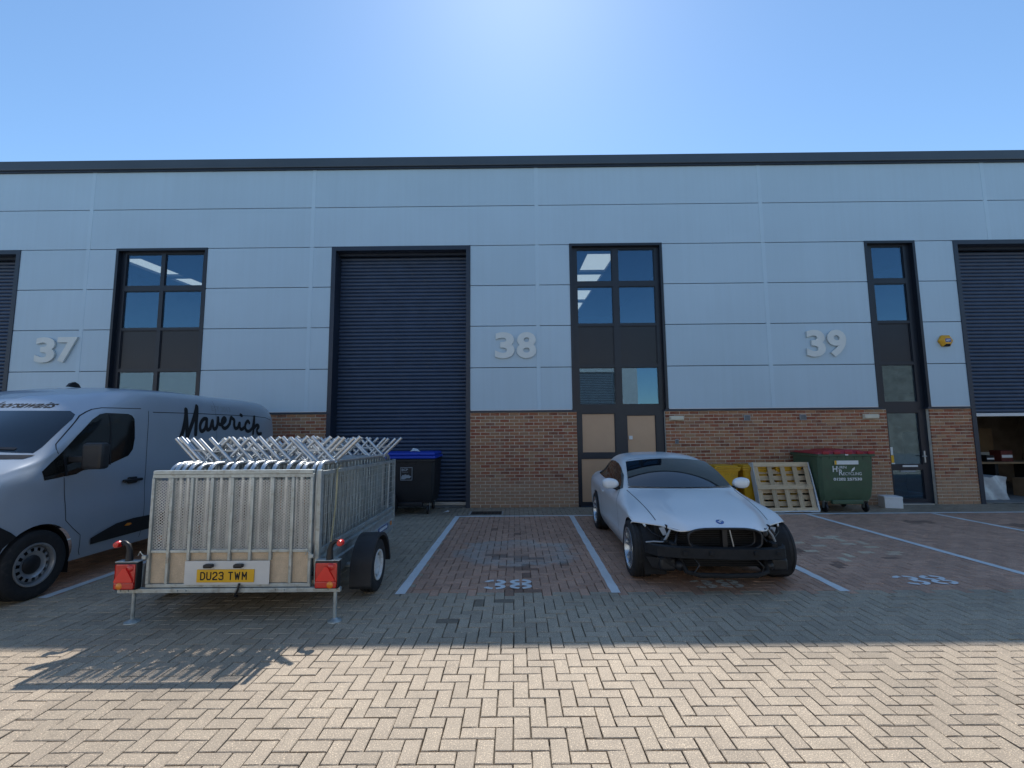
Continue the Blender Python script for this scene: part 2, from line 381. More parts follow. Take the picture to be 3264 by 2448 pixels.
def put_text(mb, txt, fn, u0, u1, v0, v1, bold=0.0, extrude=0.0, shear=0.0, spacing=1.0, m=0):
    """fit text into the rectangle u0..u1, v0..v1 of the surface fn(u,v,d)"""
    vs, fs = text_geo(txt, bold, extrude, shear, spacing)
    return mb.add([fn(u0+(u1-u0)*a, v0+(v1-v0)*b, d) for a, b, d in vs], fs, m)

# ================================================================== GROUND
gm = MB(); gm.add([(-400, -400, -0.03), (400, -400, -0.03), (400, 400, -0.03), (-400, 400, -0.03)], [(0, 1, 2, 3)])
ground = tag(gm.build('ground', 'sand'), kind='structure')
far = MB()
for a in ((-400, -17, -400, 0.02), (17, 400, -400, 0.02), (-17, 17, -400, -13)):
    far.add([(a[0], a[2], -0.004), (a[1], a[2], -0.004), (a[1], a[3], -0.004), (a[0], a[3], -0.004)], [(0, 1, 2, 3)])
tag(far.build('yard_surface', 'concrete'), kind='structure')

PX0, PY0 = -0.125, -8.283         # a corner of the herringbone, from the photograph
def block_cells(x0, x1, y0, y1):
    """90 degree herringbone of 200 x 100 blocks: yields (x, y, horizontal)"""
    i0, i1 = math.floor((x0-PX0)/0.1)-2, math.ceil((x1-PX0)/0.1)+2
    r0, r1 = math.floor((y0-PY0)/0.1)-2, math.ceil((y1-PY0)/0.1)+2
    for r in range(r0, r1):
        for i in range(i0, i1):
            k = (i-r) % 4
            if k == 0: yield PX0+i*0.1, PY0+r*0.1, True
            elif k == 3: yield PX0+i*0.1, PY0+r*0.1, False
def red_bay(x, y):
    if not (-5.73 < y < -1.1): return False
    return x > -1.2 or x < -5.0
# oil-soaked and pale bleached blocks in the free bay, as the photograph shows them
DARK = [(-0.42, -4.15, .13), (-0.12, -4.2, .2), (0.02, -4.33, .14), (0.02, -4.75, .2), (0.17, -4.8, .1), (0.28, -4.36, .09), (0.62, -4.6, .16),
        (0.0, -5.62, .22), (0.2, -5.66, .15), (-0.35, -5.98, .13), (-0.2, -5.93, .1), (-0.62, -6.45, .12), (-0.35, -2.35, .1), (-0.02, -2.75, .08), (0.5, -2.2, .08), (0.1, -5.1, .12),
        (4.0, -4.0, .2), (3.75, -4.1, .18), (4.6, -4.5, .14), (4.9, -4.6, .12), (4.1, -4.75, .16), (-2.2, -2.25, .12), (5.0, -4.45, .1), (7.4, -2.0, .3), (8.9, -2.4, .3)]
def ring_pale(x, y):
    d = math.hypot((x-0.02)/0.85, (y+3.95)/0.62)
    return 0.55 < d < 1.02 and y > -4.6
def block_tint(x, y):
    if red_bay(x, y):
        t = [1.20, 0.88, 0.83]; k = 0.92+0.2*random.random(); t = [c*k for c in t]
    else:
        k = 0.95+0.1*random.random(); t = [k, k, k]
    for (dx, dy, rr) in DARK:
        if abs(x-dx) < rr*0.8 and abs(y-dy) < rr*0.45 and random.random() < 0.9: t = [c*0.5 for c in t]; break
    if 4.1 < x < 5.7 and -4.6 < y < -3.1 and random.random() < 0.10: t = [min(1.5, c*1.5+0.12) for c in t]
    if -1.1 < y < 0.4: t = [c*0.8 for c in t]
    return t
GAP = 0.0035
def block_verts(w, h):
    x0, x1, y0, y1, c = GAP, w-GAP, GAP, h-GAP, 0.004
    top = [(x0+c, y0+c, 0), (x1-c, y0+c, 0), (x1-c, y1-c, 0), (x0+c, y1-c, 0)]
    mid = [(x0, y0, -c), (x1, y0, -c), (x1, y1, -c), (x0, y1, -c)]
    bot = [(x0, y0, -0.03), (x1, y0, -0.03), (x1, y1, -0.03), (x0, y1, -0.03)]
    f = [(0, 1, 2, 3)]
    for i in range(4):
        j = (i+1) % 4; f += [(4+i, 4+j, j, i), (8+i, 8+j, 4+j, 4+i)]
    return top+mid+bot, f
cells = list(block_cells(-17, 17, -13, 0.0))
def cdist(c):
    x = c[0]+(0.1 if c[2] else 0.05); y = c[1]+(0.05 if c[2] else 0.1)
    if y < -8.36 or abs(x) > 1.05*(y+10.875)+0.1: return 1e9
    return math.hypot(x, y+10.875)
cells.sort(key=cdist)
bmesh_src = {True: [], False: []}
def worn(vs):
    return [(p[0]+random.gauss(0, .0014), p[1]+random.gauss(0, .0014), p[2]) for p in vs]
for hz in (True, False):
    for k in range(10):
        vs, fs = block_verts(0.2, 0.1) if hz else block_verts(0.1, 0.2)
        me = bpy.data.meshes.new('paving_block'); me.from_pydata(worn(vs), [], fs); me.materials.append(MT['grey_pave']); bmesh_src[hz].append(me)
for c in cells[:300]:
    ob = bpy.data.objects.new('paving_block', random.choice(bmesh_src[c[2]])); COL.objects.link(ob); ob.parent = ground
    ob.location = (c[0], c[1], random.uniform(-0.0015, 0.0015)); ob.rotation_euler = (random.gauss(0, .004), random.gauss(0, .004), random.gauss(0, .004))
VS, FS, TONE, TINT = [], [], [], []
for c in cells[300:]:
    if c[1] > -0.06 or c[0] < -17.1 or c[0] > 17: continue
    vs, fs = block_verts(0.2, 0.1) if c[2] else block_verts(0.1, 0.2)
    vs = worn(vs); o = len(VS); dz = random.uniform(-0.0018, 0.0018); tx = random.gauss(0, .004); ty = random.gauss(0, .004)
    cx, cy = (0.1, 0.05) if c[2] else (0.05, 0.1)
    VS += [(c[0]+p[0], c[1]+p[1], p[2]+dz+(p[0]-cx)*tx+(p[1]-cy)*ty) for p in vs]; FS += [[i+o for i in f] for f in fs]
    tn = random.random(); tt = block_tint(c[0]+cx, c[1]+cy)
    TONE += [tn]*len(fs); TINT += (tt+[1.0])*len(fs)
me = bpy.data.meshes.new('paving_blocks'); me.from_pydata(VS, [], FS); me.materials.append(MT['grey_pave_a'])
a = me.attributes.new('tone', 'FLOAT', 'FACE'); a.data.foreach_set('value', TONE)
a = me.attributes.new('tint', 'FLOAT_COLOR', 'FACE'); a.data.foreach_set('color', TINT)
ob = bpy.data.objects.new('paving_blocks', me); COL.objects.link(ob); ob.parent = ground; ob['kind'] = 'stuff'

# painted bay lines and stencilled numbers
PZ = 0.004
def line(x0, y0, x1, y1, w=0.10, mat='paint'):
    d = Vector((x1-x0, y1-y0)); L = d.length; d.normalize(); nn = Vector((-d.y, d.x)); k = max(2, int(L/0.1))
    m = MB(); vs = []
    for i in range(k+1):
        p = Vector((x0, y0))+d*(L*i/k); j = random.uniform(-.004, .004)
        vs += [(p.x+nn.x*(w/2+j), p.y+nn.y*(w/2+j), PZ), (p.x-nn.x*(w/2+j), p.y-nn.y*(w/2+j), PZ)]
    m.add(vs, [(2*i, 2*i+1, 2*i+3, 2*i+2) for i in range(k)])
    return m.build('painted_line', mat, ground)
line(-1.245, -1.10, 16.9, -1.06, 0.095)
for (xa, xb) in ((-1.19, -1.235), (1.135, 1.055), (3.535, 3.47), (5.92, 5.94), (8.43, 8.47), (10.8, 10.85)):
    line(xa, -1.152, xb, -5.725)
line(-5.0, -1.1, -5.0, -5.77); line(-7.4, -1.1, -7.4, -5.77); line(-16, -1.05, -5.06, -1.05)
def stencil(x, y, w, h, mat):
    m = MB(); k = [0]
    def st(poly):
        v, f = ribbon(poly, 0.054, 0); k[0] += 1
        m.add([(x+a, y+b, PZ+0.0006*k[0]) for a, b in v], f)
    g = w*0.45; r = g/2-0.022; q = h/4; e = q-0.020
    # 3
    st(arc(g/2, 3*q, r, e, 172, 100, 8)); st(arc(g/2, 3*q, r, e, 80, -88, 12)); st(arc(g/2, q, r, e, 88, -80, 12)); st(arc(g/2, q, r, e, -100, -172, 8))
    # 8
    o = w-g/2
    for a0, a1, cy in ((100, 262, 3*q), (-82, 80, 3*q), (98, 260, q), (-80, 82, q)): st(arc(o, cy, r, e, a0, a1, 12))
    return m.build('painted_number', mat, ground)
stencil(-0.36, -5.59, 0.53, 0.32, 'paint')
stencil(1.96, -5.60, 0.53, 0.27, 'paintold')
stencil(4.32, -5.54, 0.56, 0.32, 'paint')
stencil(6.75, -5.53, 0.56, 0.29, 'paint')
# drain cover by the wall
dc = thing('drain_cover', 'dark rusty drain cover in the paving behind the free bay', 'drain cover', (-0.62, -0.72, 0))
MB().box(-0.36, 0.36, -0.235, 0.235, -0.02, 0.004).build('cover_frame', 'galv', dc)
m = MB().box(-0.325, 0.325, -0.20, 0.20, -0.015, 0.008)
for i in range(8):
    for j in range(5): m.box(-0.29+i*0.08, -0.24+i*0.08, -0.17+j*0.075, -0.125+j*0.075, 0.007, 0.012)
m.build('cover_plate', 'castiron', dc)

# ================================================================== BUILDING
bld = thing('industrial_building', 'terrace of industrial units with silver cladding over brick, dark roller shutters', 'building')
STR = [-15.75, -10.31, -4.87, 0.57, 6.01, 11.45, 16.89]
ROWS = [2.225, 3.22, 4.215, 5.205, 6.20, 7.20, 8.17]
OPEN = [(-15.28, -11.94), (-9.61, -7.39), (-4.38, -1.035), (1.346, 3.575), (8.43, 9.635), (10.547, 13.90)]
XL, XR = -17.0, 17.0
def spans(a, b, cut):
    out = [(a, b)]
    for c0, c1 in cut:
        nx = []
        for s0, s1 in out:
            if c1 <= s0 or c0 >= s1: nx.append((s0, s1)); continue
            if c0 > s0: nx.append((s0, c0))
            if c1 < s1: nx.append((c1, s1))
        out = nx
    return out
core = MB()
edges = [XL]+STR+[XR]
for r in range(6):
    z0, z1 = ROWS[r], ROWS[r+1]
    for a, b in spans(XL, XR, OPEN if r < 4 else []): core.box(a, b, 0.05, 0.20, z0, z1)
    for e0, e1 in zip(edges[:-1], edges[1:]):
        for a, b in spans(e0, e1, OPEN if r < 4 else []):
            if b-a < 0.06: continue
            ga = 0.046 if a in STR else 0.0; gb = 0.046 if b in STR else 0.0
            y = random.uniform(-0.001, 0.001)
            MB().bbox(a+ga, b-gb, y, 0.047, z0+0.008, z1-0.008, 0.003).build('cladding_panel', 'clad', bld, 40)
for x in STR[1:-1]:
    for a, b in ((2.225, 6.2), (6.2, 8.17)):
        if a < 3 and any(o[0] < x < o[1] for o in OPEN): continue
        MB().bbox(x-0.0465, x+0.0465, -0.0035, 0.04, a+(0.001 if a > 3 else 0), b-0.001, 0.004).build('cover_strip', 'cladlt', bld, 40)
core.build('wall_core', 'anth', bld)
# pale edge under the cladding, dark drip flashing and opening trims
for a, b in spans(XL, XR, OPEN):
    MB().box(a+0.012, b-0.012, -0.010, -0.003, 2.213, 2.232).build('panel_edge_trim', 'trimwhite', bld)
    MB().box(a-0.09 if a > XL else a, b+0.09 if b < XR else b, -0.022, 0.19, 2.165, 2.208).build('drip_flashing', 'anth', bld)
# eaves
MB().bbox(XL, XR, -0.10, 0.12, 8.20, 8.43, 0.012).build('eaves_fascia', 'fascia', bld, 40)
MB().box(XL, XR, -0.055, 0.10, 8.165, 8.199).build('eaves_soffit', 'anth', bld)

# --- brickwork
BR = [(-17.0, -15.2), (-11.85, -9.53), (-7.45, -4.29), (-1.13, 1.44), (3.49, 8.60), (9.59, 10.63), (13.82, 17.0)]
def brick_geo(L, h=0.0615):
    x0, x1, z0, z1, c = 0, L, 0, h, 0.004
    vs = [(x0+c, 0, z0+c), (x1-c, 0, z0+c), (x1-c, 0, z1-c), (x0+c, 0, z1-c), (x0, .005, z0), (x1, .005, z0), (x1, .005, z1), (x0, .005, z1),
          (x0, .03, z0), (x1, .03, z0), (x1, .03, z1), (x0, .03, z1)]
    f = [(0, 1, 2, 3)]
    for i in range(4):
        j = (i+1) % 4; f += [(4+i, 4+j, j, i), (8+i, 8+j, 4+j, 4+i)]
    return vs, f
bcache = {}
for wi, (xa, xb) in enumerate(BR):
    wall = MB().box(xa+0.003, xb-0.003, 0.012, 0.20, 0.0, 2.164).build('brick_wall', 'mortar', bld)
    single = wi == 3
    VS, FS, TONE = [], [], []
    for r in range(29):
        z = 0.006+r*0.0745
        x = xa+0.002 - (0 if r % 2 else 0.1125)
        while x < xb-0.03:
            a, b = max(x, xa+0.002), min(x+0.2115, xb-0.002)
            x += 0.225
            if b-a < 0.04: continue
            yy = random.uniform(-0.002, 0.002)
            if single:
                L = round((b-a)/0.005)*0.005
                if L not in bcache:
                    vs, fs = brick_geo(L); me = bpy.data.meshes.new('brick'); me.from_pydata(vs, [], fs); me.materials.append(MT['brick']); bcache[L] = me
                ob = bpy.data.objects.new('brick', bcache[L]); COL.objects.link(ob); ob.parent = wall; ob.location = (a, yy, z+random.uniform(-.001, .001))
            else:
                vs, fs = brick_geo(b-a); o = len(VS); VS += [(a+p[0], p[1]+yy, z+p[2]) for p in vs]; FS += [[i+o for i in f] for f in fs]; TONE += [random.random()]*len(fs)
    if not single:
        me = bpy.data.meshes.new('bricks'); me.from_pydata(VS, [], FS); me.materials.append(MT['brick_a'])
        t = me.attributes.new('tone', 'FLOAT', 'FACE'); t.data.foreach_set('value', TONE)
        ob = bpy.data.objects.new('bricks', me); COL.objects.link(ob); ob.parent = wall; ob['kind'] = 'stuff'

# --- roller shutters
SY = 0.36
def shutter(x0, x1, zb):
    """opening with trims, guide rails and a curtain of separate slats down to zb"""
    t = MB()
    t.box(x0, x0+0.10, -0.016, 0.20, 0.0 if x0 < -12 else 0.0, 6.10); t.box(x1-0.10, x1, -0.016, 0.20, 0.0, 6.10); t.box(x0, x1, -0.016, 0.20, 6.102, 6.205)
    t.box(x0+0.02, x0+0.098, 0.201, 0.55, 0.0, 6.15); t.box(x1-0.098, x1-0.02, 0.201, 0.55, 0.0, 6.15); t.box(x0+0.1, x1-0.1, 0.201, 0.30, 6.05, 6.2)
    for z0 in (2.166,): pass
    sh = t.build('roller_shutter', 'anth', bld)
    pr = [(.030, 0.0), (.012, .006), (.000, .022), (-.006, .045), (.000, .070), (.012, .084), (.030, .09)]
    xa, xb = x0+0.101, x1-0.101; n = len(pr)
    me = bpy.data.meshes.new('shutter_slat')
    me.from_pydata([(xa, y, z) for y, z in pr]+[(xb, y, z) for y, z in pr], [], [(i, i+1, n+i+1, n+i) for i in range(n-1)])
    me.materials.append(MT['shutter']); me.polygons.foreach_set('use_smooth', [True]*(n-1))
    k = 0
    while zb+0.085+k*0.0905 < 6.02:
        ob = bpy.data.objects.new('shutter_slat', me); COL.objects.link(ob); ob.parent = sh; ob.location = (0, SY+random.uniform(-.0015, .0015), zb+0.085+k*0.0905); k += 1
    MB().bbox(xa, xb, SY-0.03, SY+0.03, zb, zb+0.075, 0.006).build('bottom_rail', 'alu' if zb < 1 else 'trimwhite', sh, 40)
    return sh
shutter(*OPEN[0], 0.012); shutter(*OPEN[2], 0.012); shutter(*OPEN[5], 1.99)

# --- glazed units
FY0, FY1 = 0.10, 0.17
def glazed(x0, x1, zt, infill, jamb=0.06, low=0.0, lowx=None):
    """infill: list of (x0,x1,z0,z1,kind); everything else inside the outline becomes frame"""
    fr = MB()
    # trims on the cladding, above the brick
    for a, b in ((x0, x0+jamb), (x1-jamb, x1)): fr.box(a, b, -0.014, FY0-0.001, 2.20, zt-0.055)
    fr.box(x0, x1, -0.014, FY0-0.001, zt-0.054, zt+0.006)
    xs = sorted({x0+jamb*0.5, x1-jamb*0.5}|{i[0] for i in infill}|{i[1] for i in infill}); zs = sorted({low, zt-0.02}|{i[2] for i in infill}|{i[3] for i in infill})
    for z0, z1 in zip(zs[:-1], zs[1:]):
        run = None
        for a, b in list(zip(xs[:-1], xs[1:]))+[(None, None)]:
            solid = a is not None and not any(i[0] <= a+1e-6 and b-1e-6 <= i[1] and i[2] <= z0+1e-6 and z1-1e-6 <= i[3] for i in infill)
            if solid: run = (run[0], b) if run else (a, b)
            elif run: fr.box(run[0], run[1], FY0, FY1, z0, z1); run = None
    win = fr.build('window_frame', 'anthwin', bld)
    for a, b, c, d, kind in infill:
        bead = MB()
        for q in ((a, a+.016, c, d), (b-.016, b, c, d), (a+.016, b-.016, c, c+.016), (a+.016, b-.016, d-.016, d)): bead.box(q[0], q[1], FY0+.018, FY1-.01, q[2], q[3])
        bead.build('glazing_bead', 'anthwin', win)
        nm, mt = {'g': ('glass_pane', 'glass'), 's': ('spandrel_panel', 'spandrel'), 'f': ('infill_board', 'film')}[kind]
        MB().box(a+.0165, b-.0165, FY0+.034, FY0+.044, c+.0165, d-.0165).build(nm, mt, win)
    return win
def col4(a, b): return [(a, b, 5.31, 6.11, 'g'), (a, b, 4.27, 5.185, 'g'), (a, b, 3.28, 4.215, 's'), (a, b, 2.33, 3.215, 'g')]
w38 = glazed(1.346, 3.575, 6.215, col4(1.53, 2.385)+col4(2.53, 3.405)+[(1.565, 2.35, 1.21, 2.13, 'f'), (1.53, 2.35, 0.08, 1.09, 'f'), (2.62, 3.30, 1.0, 2.085, 'f'), (2.62, 3.30, 0.10, 0.90, 'f')])
w37 = glazed(-9.61, -7.39, 6.21, col4(-9.43, -8.58)+col4(-8.485, -7.555)+[(-9.40, -8.6, 1.21, 2.1, 'g'), (-9.40, -8.6, 0.08, 1.1, 'g'), (-8.45, -7.6, 1.0, 2.1, 'g'), (-8.45, -7.6, 0.1, 0.9, 'g')])
w39 = glazed(8.43, 9.635, 6.205, col4(8.665, 9.425)+[(8.69, 9.41, 0.885, 2.085, 'g'), (8.70, 9.40, 0.105, 0.775, 'g')])
# door furniture, lock plate
MB().bbox(2.66, 2.74, FY0-0.008, FY0+0.033, 1.52, 1.60, .004).build('lock_plate', 'sticker', w38)
MB().bbox(8.93, 9.28, FY0-0.012, FY0-0.001, 0.835, 0.875, .003).build('letter_plate', 'sticker', w39)
MB().bbox(8.90, 9.24, FY0+0.020, FY0+0.033, 0.715, 0.755, .003).build('name_strip', 'stickgrey', w39)
h = MB().bbox(9.44, 9.475, FY0-0.02, FY0-0.001, 0.93, 1.20, .005); h.tube([(9.457, FY0-0.015, 1.08), (9.457, FY0-0.06, 1.08), (9.36, FY0-0.06, 1.08)], 0.011)
h.build('door_handle', 'alu', w39, 40)
m = MB().box(8.70, 8.775, FY0+0.026, FY0+0.033, 0.93, 1.10); m.build('warning_sticker', 'numyel', w39)
MB().box(8.70, 8.79, FY0+0.0255, FY0+0.0325, 0.90, 0.928).build('warning_sticker', 'sticker', w39)
MB().box(8.695, 8.765, FY0+0.026, FY0+0.033, 1.11, 1.29).build('notice_sticker', 'sticker', w39)
MB().box(8.64, 9.48, -0.03, 0.20, 0.0, 0.022).build('door_threshold', 'alu', bld)
MB().box(1.50, 3.42, -0.02, 0.20, 0.0, 0.015).build('door_threshold', 'anth', bld)

# --- shell behind the facade, roof with rooflights, party walls, mezzanine added to darken the open unit
sh = MB()
def inwall(a, b): sh.hexa([(a, .21, .003), (b, .21, .003), (b, 20, .003), (a, 20, .003), (a, .21, 8.36), (b, .21, 8.36), (b, 20, 9.44), (a, 20, 9.44)])
inwall(XL, XL+.15); inwall(XR-.15, XR); sh.box(XL, XR, 20, 20.2, 0, 9.44)
for x in (-5.9, 6.6): inwall(x-.1, x+.1)
sh.build('inner_wall', 'inner', bld)
MB().box(XL, XR, 0.205, 20, -0.02, 0.002).build('unit_floor', 'concrete', bld)
RL = [(-15.9, -14.9), (2.95, 4.1), (13.0, 14.0)]
PANES = [(4.2, 6.7), (7.1, 9.6), (10.0, 12.5), (12.9, 15.4), (15.8, 18.3)]
def rz(y): return 8.47+0.055*y
rf = MB()
def slab(a, b, y0, y1, t=0.12, mb=rf):
    mb.hexa([(a, y0, rz(y0)-t), (b, y0, rz(y0)-t), (b, y1, rz(y1)-t), (a, y1, rz(y1)-t), (a, y0, rz(y0)), (b, y0, rz(y0)), (b, y1, rz(y1)), (a, y1, rz(y1))])
for a, b in spans(XL, XR, RL): slab(a, b, -0.02, 20.2)
for a, b in RL:
    y = -0.02
    for p, q in PANES+[(20.2, 20.2)]: slab(a, b, y, p); y = q
roof = rf.build('roof', 'roofin', bld)
for a, b in RL:
    for p, q in PANES:
        g = MB(); slab(a, b, p, q, 0.012, g); g.build('rooflight', 'rooflight', roof)
mz = MB(); mz.box(10.1, 16.8, 0.62, 6.0, 2.45, 2.6); mz.box(10.1, 16.8, 4.6, 4.75, 0.003, 2.449); mz.box(16.5, 16.7, .62, 4.599, .003, 2.449)  # low ceiling with walls, added to block the rooflights and darken this unit
mz.build('shading_ceiling', 'innerdark', bld)
m = MB(); m.box(10.15, 10.55, 2.9, 3.0, .003, 2.44); m.build('inner_pier', 'innerdark', bld)
# stock inside the open unit
cab = thing('tall_cabinet', 'tall dark cabinet inside the open unit, beside the brick pier', 'cabinet', (10.95, 1.9, 0.002))
MB().bbox(-0.28, 0.28, -0.25, 0.25, 0, 1.62, .01).build('carcass', 'blackm', cab, 40); MB().box(-0.25, 0.25, -0.27, -0.252, 0.1, 1.5).build('door', 'clutter', cab)
bn = thing('work_bench', 'cluttered dark work bench inside the open unit under the raised shutter', 'bench', (12.2, 1.6, 0.002))
MB().bbox(-1.2, 1.3, -0.35, 0.35, 0.80, 0.85, .008).build('bench_top', 'clutter2', bn, 40)
for x in (-1.1, 0.1, 1.2): MB().box(x-.04, x+.04, -.3, .3, 0, 0.8).build('leg', 'blackm', bn)
for i, (x, w, h_, mt, lb) in enumerate(((-0.8, .22, .20, 'clutter2', 'brown cardboard carton at the near end of the work bench'), (-0.42, .28, .34, 'clutter', 'dull red carton on the work bench inside the open unit'),
                             (0.02, .2, .16, 'blackm', 'black tool case lying on the work bench'), (0.45, .3, .28, 'clutter', 'larger dull red carton toward the far end of the work bench'))):
    q = thing('carton' if i != 2 else 'tool_case', lb, 'box', (12.2+x, 1.5, 0.854)); MB().bbox(-w/2, w/2, -.15, .15, 0, h_, .006).build('body', mt, q, 40); MB().box(-w/2*.9, w/2*.9, -.155, -.151, h_*.35, h_*.6).build('tape_strip', 'sticker', q)
for x, y, w, d_, h_, mt, lb in ((13.0, 1.2, .5, .4, .45, 'clutter2', 'brown cardboard box on the floor under the work bench'), (12.5, 3.6, .8, .4, 1.3, 'clutter', 'tall dull red stack of stock at the back of the open unit'), (13.6, 3.2, .7, .5, 1.7, 'clutter2', 'tall brown stack of cartons at the back of the open unit')):
    q = thing('stock_box', lb, 'box', (x, y, 0.003)); MB().bbox(-w/2, w/2, -d_/2, d_/2, 0, h_, .008).build('body', mt, q, 40); MB().box(-w*.3, w*.3, -d_/2-.004, -d_/2-.001, h_*.4, h_*.6).build('paper_label', 'sticker', q)
bag = MB(); bm = bmesh.new(); bmesh.ops.create_cube(bm, size=1); bmesh.ops.subdivide_edges(bm, edges=bm.edges[:], cuts=6, use_grid_fill=True)
for v in bm.verts:
    v.co = Vector((v.co.x*0.62, v.co.y*0.45, (v.co.z+0.5)*0.55)); k = 0.035
    v.co += Vector((math.sin(v.co.z*17+v.co.x*9)*k*.6, math.sin(v.co.x*15+v.co.z*11)*k, math.sin(v.co.x*12)*k*.6*(1 if v.co.z > .4 else 0)))
bm.verts.index_update(); bag.add([v.co[:] for v in bm.verts], [[v.index for v in f.verts] for f in bm.faces]); bm.free()
b_ = bag.build('plastic_sack', 'wrap', None, 60); b_.location = (11.5, 0.85, 0.0); tag(b_, 'cloudy white plastic sack standing in the open shutter doorway', 'sack')

# --- signs and fittings on the facade
def wall_fn(y): return lambda u, v, d: (u, y-d, v)
def number(txt, x0, x1, z0, z1, lb):
    e = thing('unit_number', lb, 'number sign', ((x0+x1)/2, 0, z0)); k = len(txt); g = (x1-x0)/k
    for i, ch in enumerate(txt):
        m = MB(); put_text(m, ch, wall_fn(-0.028), x0+i*g+0.02, x0+(i+1)*g-0.03, z0, z1, bold=0.035, extrude=0.022)
        m.build('digit', 'number', e, None, origin=((x0+x1)/2, 0, z0))
number('37', -11.34, -10.30, 3.43, 4.04, 'raised silver numeral 37 on the cladding by the left shutter')
number('38', -0.47, 0.55, 3.43, 4.055, 'raised silver numeral 38 beside the closed shutter')
number('39', 6.83, 7.81, 3.40, 4.04, 'raised silver numeral 39 on the cladding left of the narrow window')
for x0, x1, lb in ((3.577, 3.91, 'cream bulkhead light on the brick beside the double entrance'), (8.035, 8.385, 'cream bulkhead light on the brick left of the glass door')):
    e = thing('bulkhead_light', lb, 'wall light', ((x0+x1)/2, 0, 1.945)); w = (x1-x0)/2
    MB().bbox(-w, w, -0.03, -0.004, 0, 0.108, .004).build('housing', 'warm', e, 40); MB().bbox(-w+.012, w-.012, -0.075, -0.031, 0.01, 0.098, .012).build('diffuser', 'warm', e, 40)
for x0, x1, z0, z1, lb in ((5.30, 5.445, 1.93, 2.06, 'grey square vent plate high on the brick above the pallet'), (6.585, 6.735, 1.93, 2.06, 'grey square vent plate high on the brick above the green bin'),
                           (3.69, 3.77, 1.41, 1.515, 'small grey plate on the brick below the left bulkhead light')):
    e = thing('wall_vent', lb, 'vent', ((x0+x1)/2, 0, z0), group='vents on the brick wall'); w = (x1-x0)/2; h_ = z1-z0
    MB().bbox(-w, w, -0.022, -0.004, 0, h_, .003).build('plate', 'stickgrey', e, 40)
    for k in range(4): MB().box(-w*.8, w*.8, -0.027, -0.0221, h_*(.15+.2*k), h_*(.25+.2*k)).build('louvre', 'greyplastic', e)
al = thing('alarm_box', 'yellow hexagonal alarm box on the cladding beside the right shutter', 'alarm', (10.10, -0.004, 3.75))
hx = [(0.165*math.cos(R(60*k)), 0.15*math.sin(R(60*k))) for k in range(6)]
m = MB(); vs = [(a, 0, b) for a, b in hx]+[(a, -.05, b) for a, b in hx]+[(a*.62, -.095, b*.62) for a, b in hx]
m.add(vs, [(i, (i+1) % 6, 6+(i+1) % 6, 6+i) for i in range(6)]+[(6+i, 6+(i+1) % 6, 12+(i+1) % 6, 12+i) for i in range(6)]+[tuple(range(12, 18))], 0)
m.build('cover', 'alarm', al)
m = MB(); vs = [(a*1.004, .004-.055*k, b*1.004) for k in (0, 1) for a, b in (hx[3], hx[4], hx[5], hx[0])]
m.add([(hx[4][0]*.98, -.052, hx[4][1]*1.01), (hx[5][0]*.98, -.052, hx[5][1]*1.01), (hx[5][0]*.6, -.098, hx[5][1]*.62), (hx[4][0]*.6, -.098, hx[4][1]*.62),
       (hx[4][0]*.98, -.002, hx[4][1]*1.02), (hx[5][0]*.98, -.002, hx[5][1]*1.02)], [(0, 1, 2, 3), (4, 5, 1, 0)])
m.build('strobe_lens', 'black', al)
m = MB().box(-.06, .07, -.099, -.0955, -.04, .045); lb_ = m.build('badge', 'blue_e', al)
m = MB(); put_text(m, 'ADT', lambda u, v, d: (u, -.1005, v), -.048, .058, -.022, .028, bold=.03); m.build('lettering', 'sticker', lb_)

# --- the terrace across the yard, seen only as a reflection in the glass
def opposite(x0, x1, yf, h_, lb, shut, wall='oppclad'):
    e = thing('industrial_building', lb, 'building', ((x0+x1)/2, yf, 0)); cx = (x0+x1)/2
    MB().box(x0-cx, x1-cx, -14, -0.02, 0, h_).build('wall', wall, e)
    MB().box(x0-cx-.2, x1-cx+.2, -14.2, 0.2, h_, h_+.3).build('roof', 'anth', e)
    for a, b in shut:
        s_ = MB().box(a-cx, b-cx, -.02, .03, 0, 6.0).build('shutter', 'greyplastic', e)
        k = MB(); z = .05
        while z < 5.9: k.box(a-cx+.05, b-cx-.05, .031, .045, z, z+.07); z += .12
        k.build('shutter_slats', 'stickgrey', s_)
    return e
opposite(-46, 8.9, -22.5, 8.7, 'cream industrial terrace across the yard, mirrored in the upper windows', [(-40, -36), (-20, -16.5), (-9, -5.5), (3.6, 7.2)])
opposite(19, 46, -22.5, 8.0, 'brown industrial block across the yard, mirrored in the narrow window', [(36, 40)], 'innerdark')

# ================================================================== VEHICLE BODY TOOLS
def herm(P, axis, step):
    """resample an array of control points along an axis with a smooth non-uniform spline"""
    P = np.moveaxis(np.asarray(P, float), axis, 0); n = P.shape[0]
    h = np.array([np.mean(np.linalg.norm((P[i+1]-P[i]).reshape(-1, 3), axis=1)) for i in range(n-1)]); h = np.maximum(h, 1e-4)
    m = np.zeros_like(P)
    for i in range(n):
        if i == 0: m[i] = (P[1]-P[0])/h[0]
        elif i == n-1: m[i] = (P[-1]-P[-2])/h[-1]
        else: m[i] = ((P[i+1]-P[i])/h[i]*h[i-1]+(P[i]-P[i-1])/h[i-1]*h[i])/(h[i]+h[i-1])
    out = []
    for i in range(n-1):
        k = max(1, int(math.ceil(h[i]/step)))
        for q in range(k):
            t = q/k
            out.append((2*t**3-3*t*t+1)*P[i]+(t**3-2*t*t+t)*h[i]*m[i]+(-2*t**3+3*t*t)*P[i+1]+(t**3-t*t)*h[i]*m[i+1])
    out.append(P[-1]); return np.moveaxis(np.array(out), 0, axis)
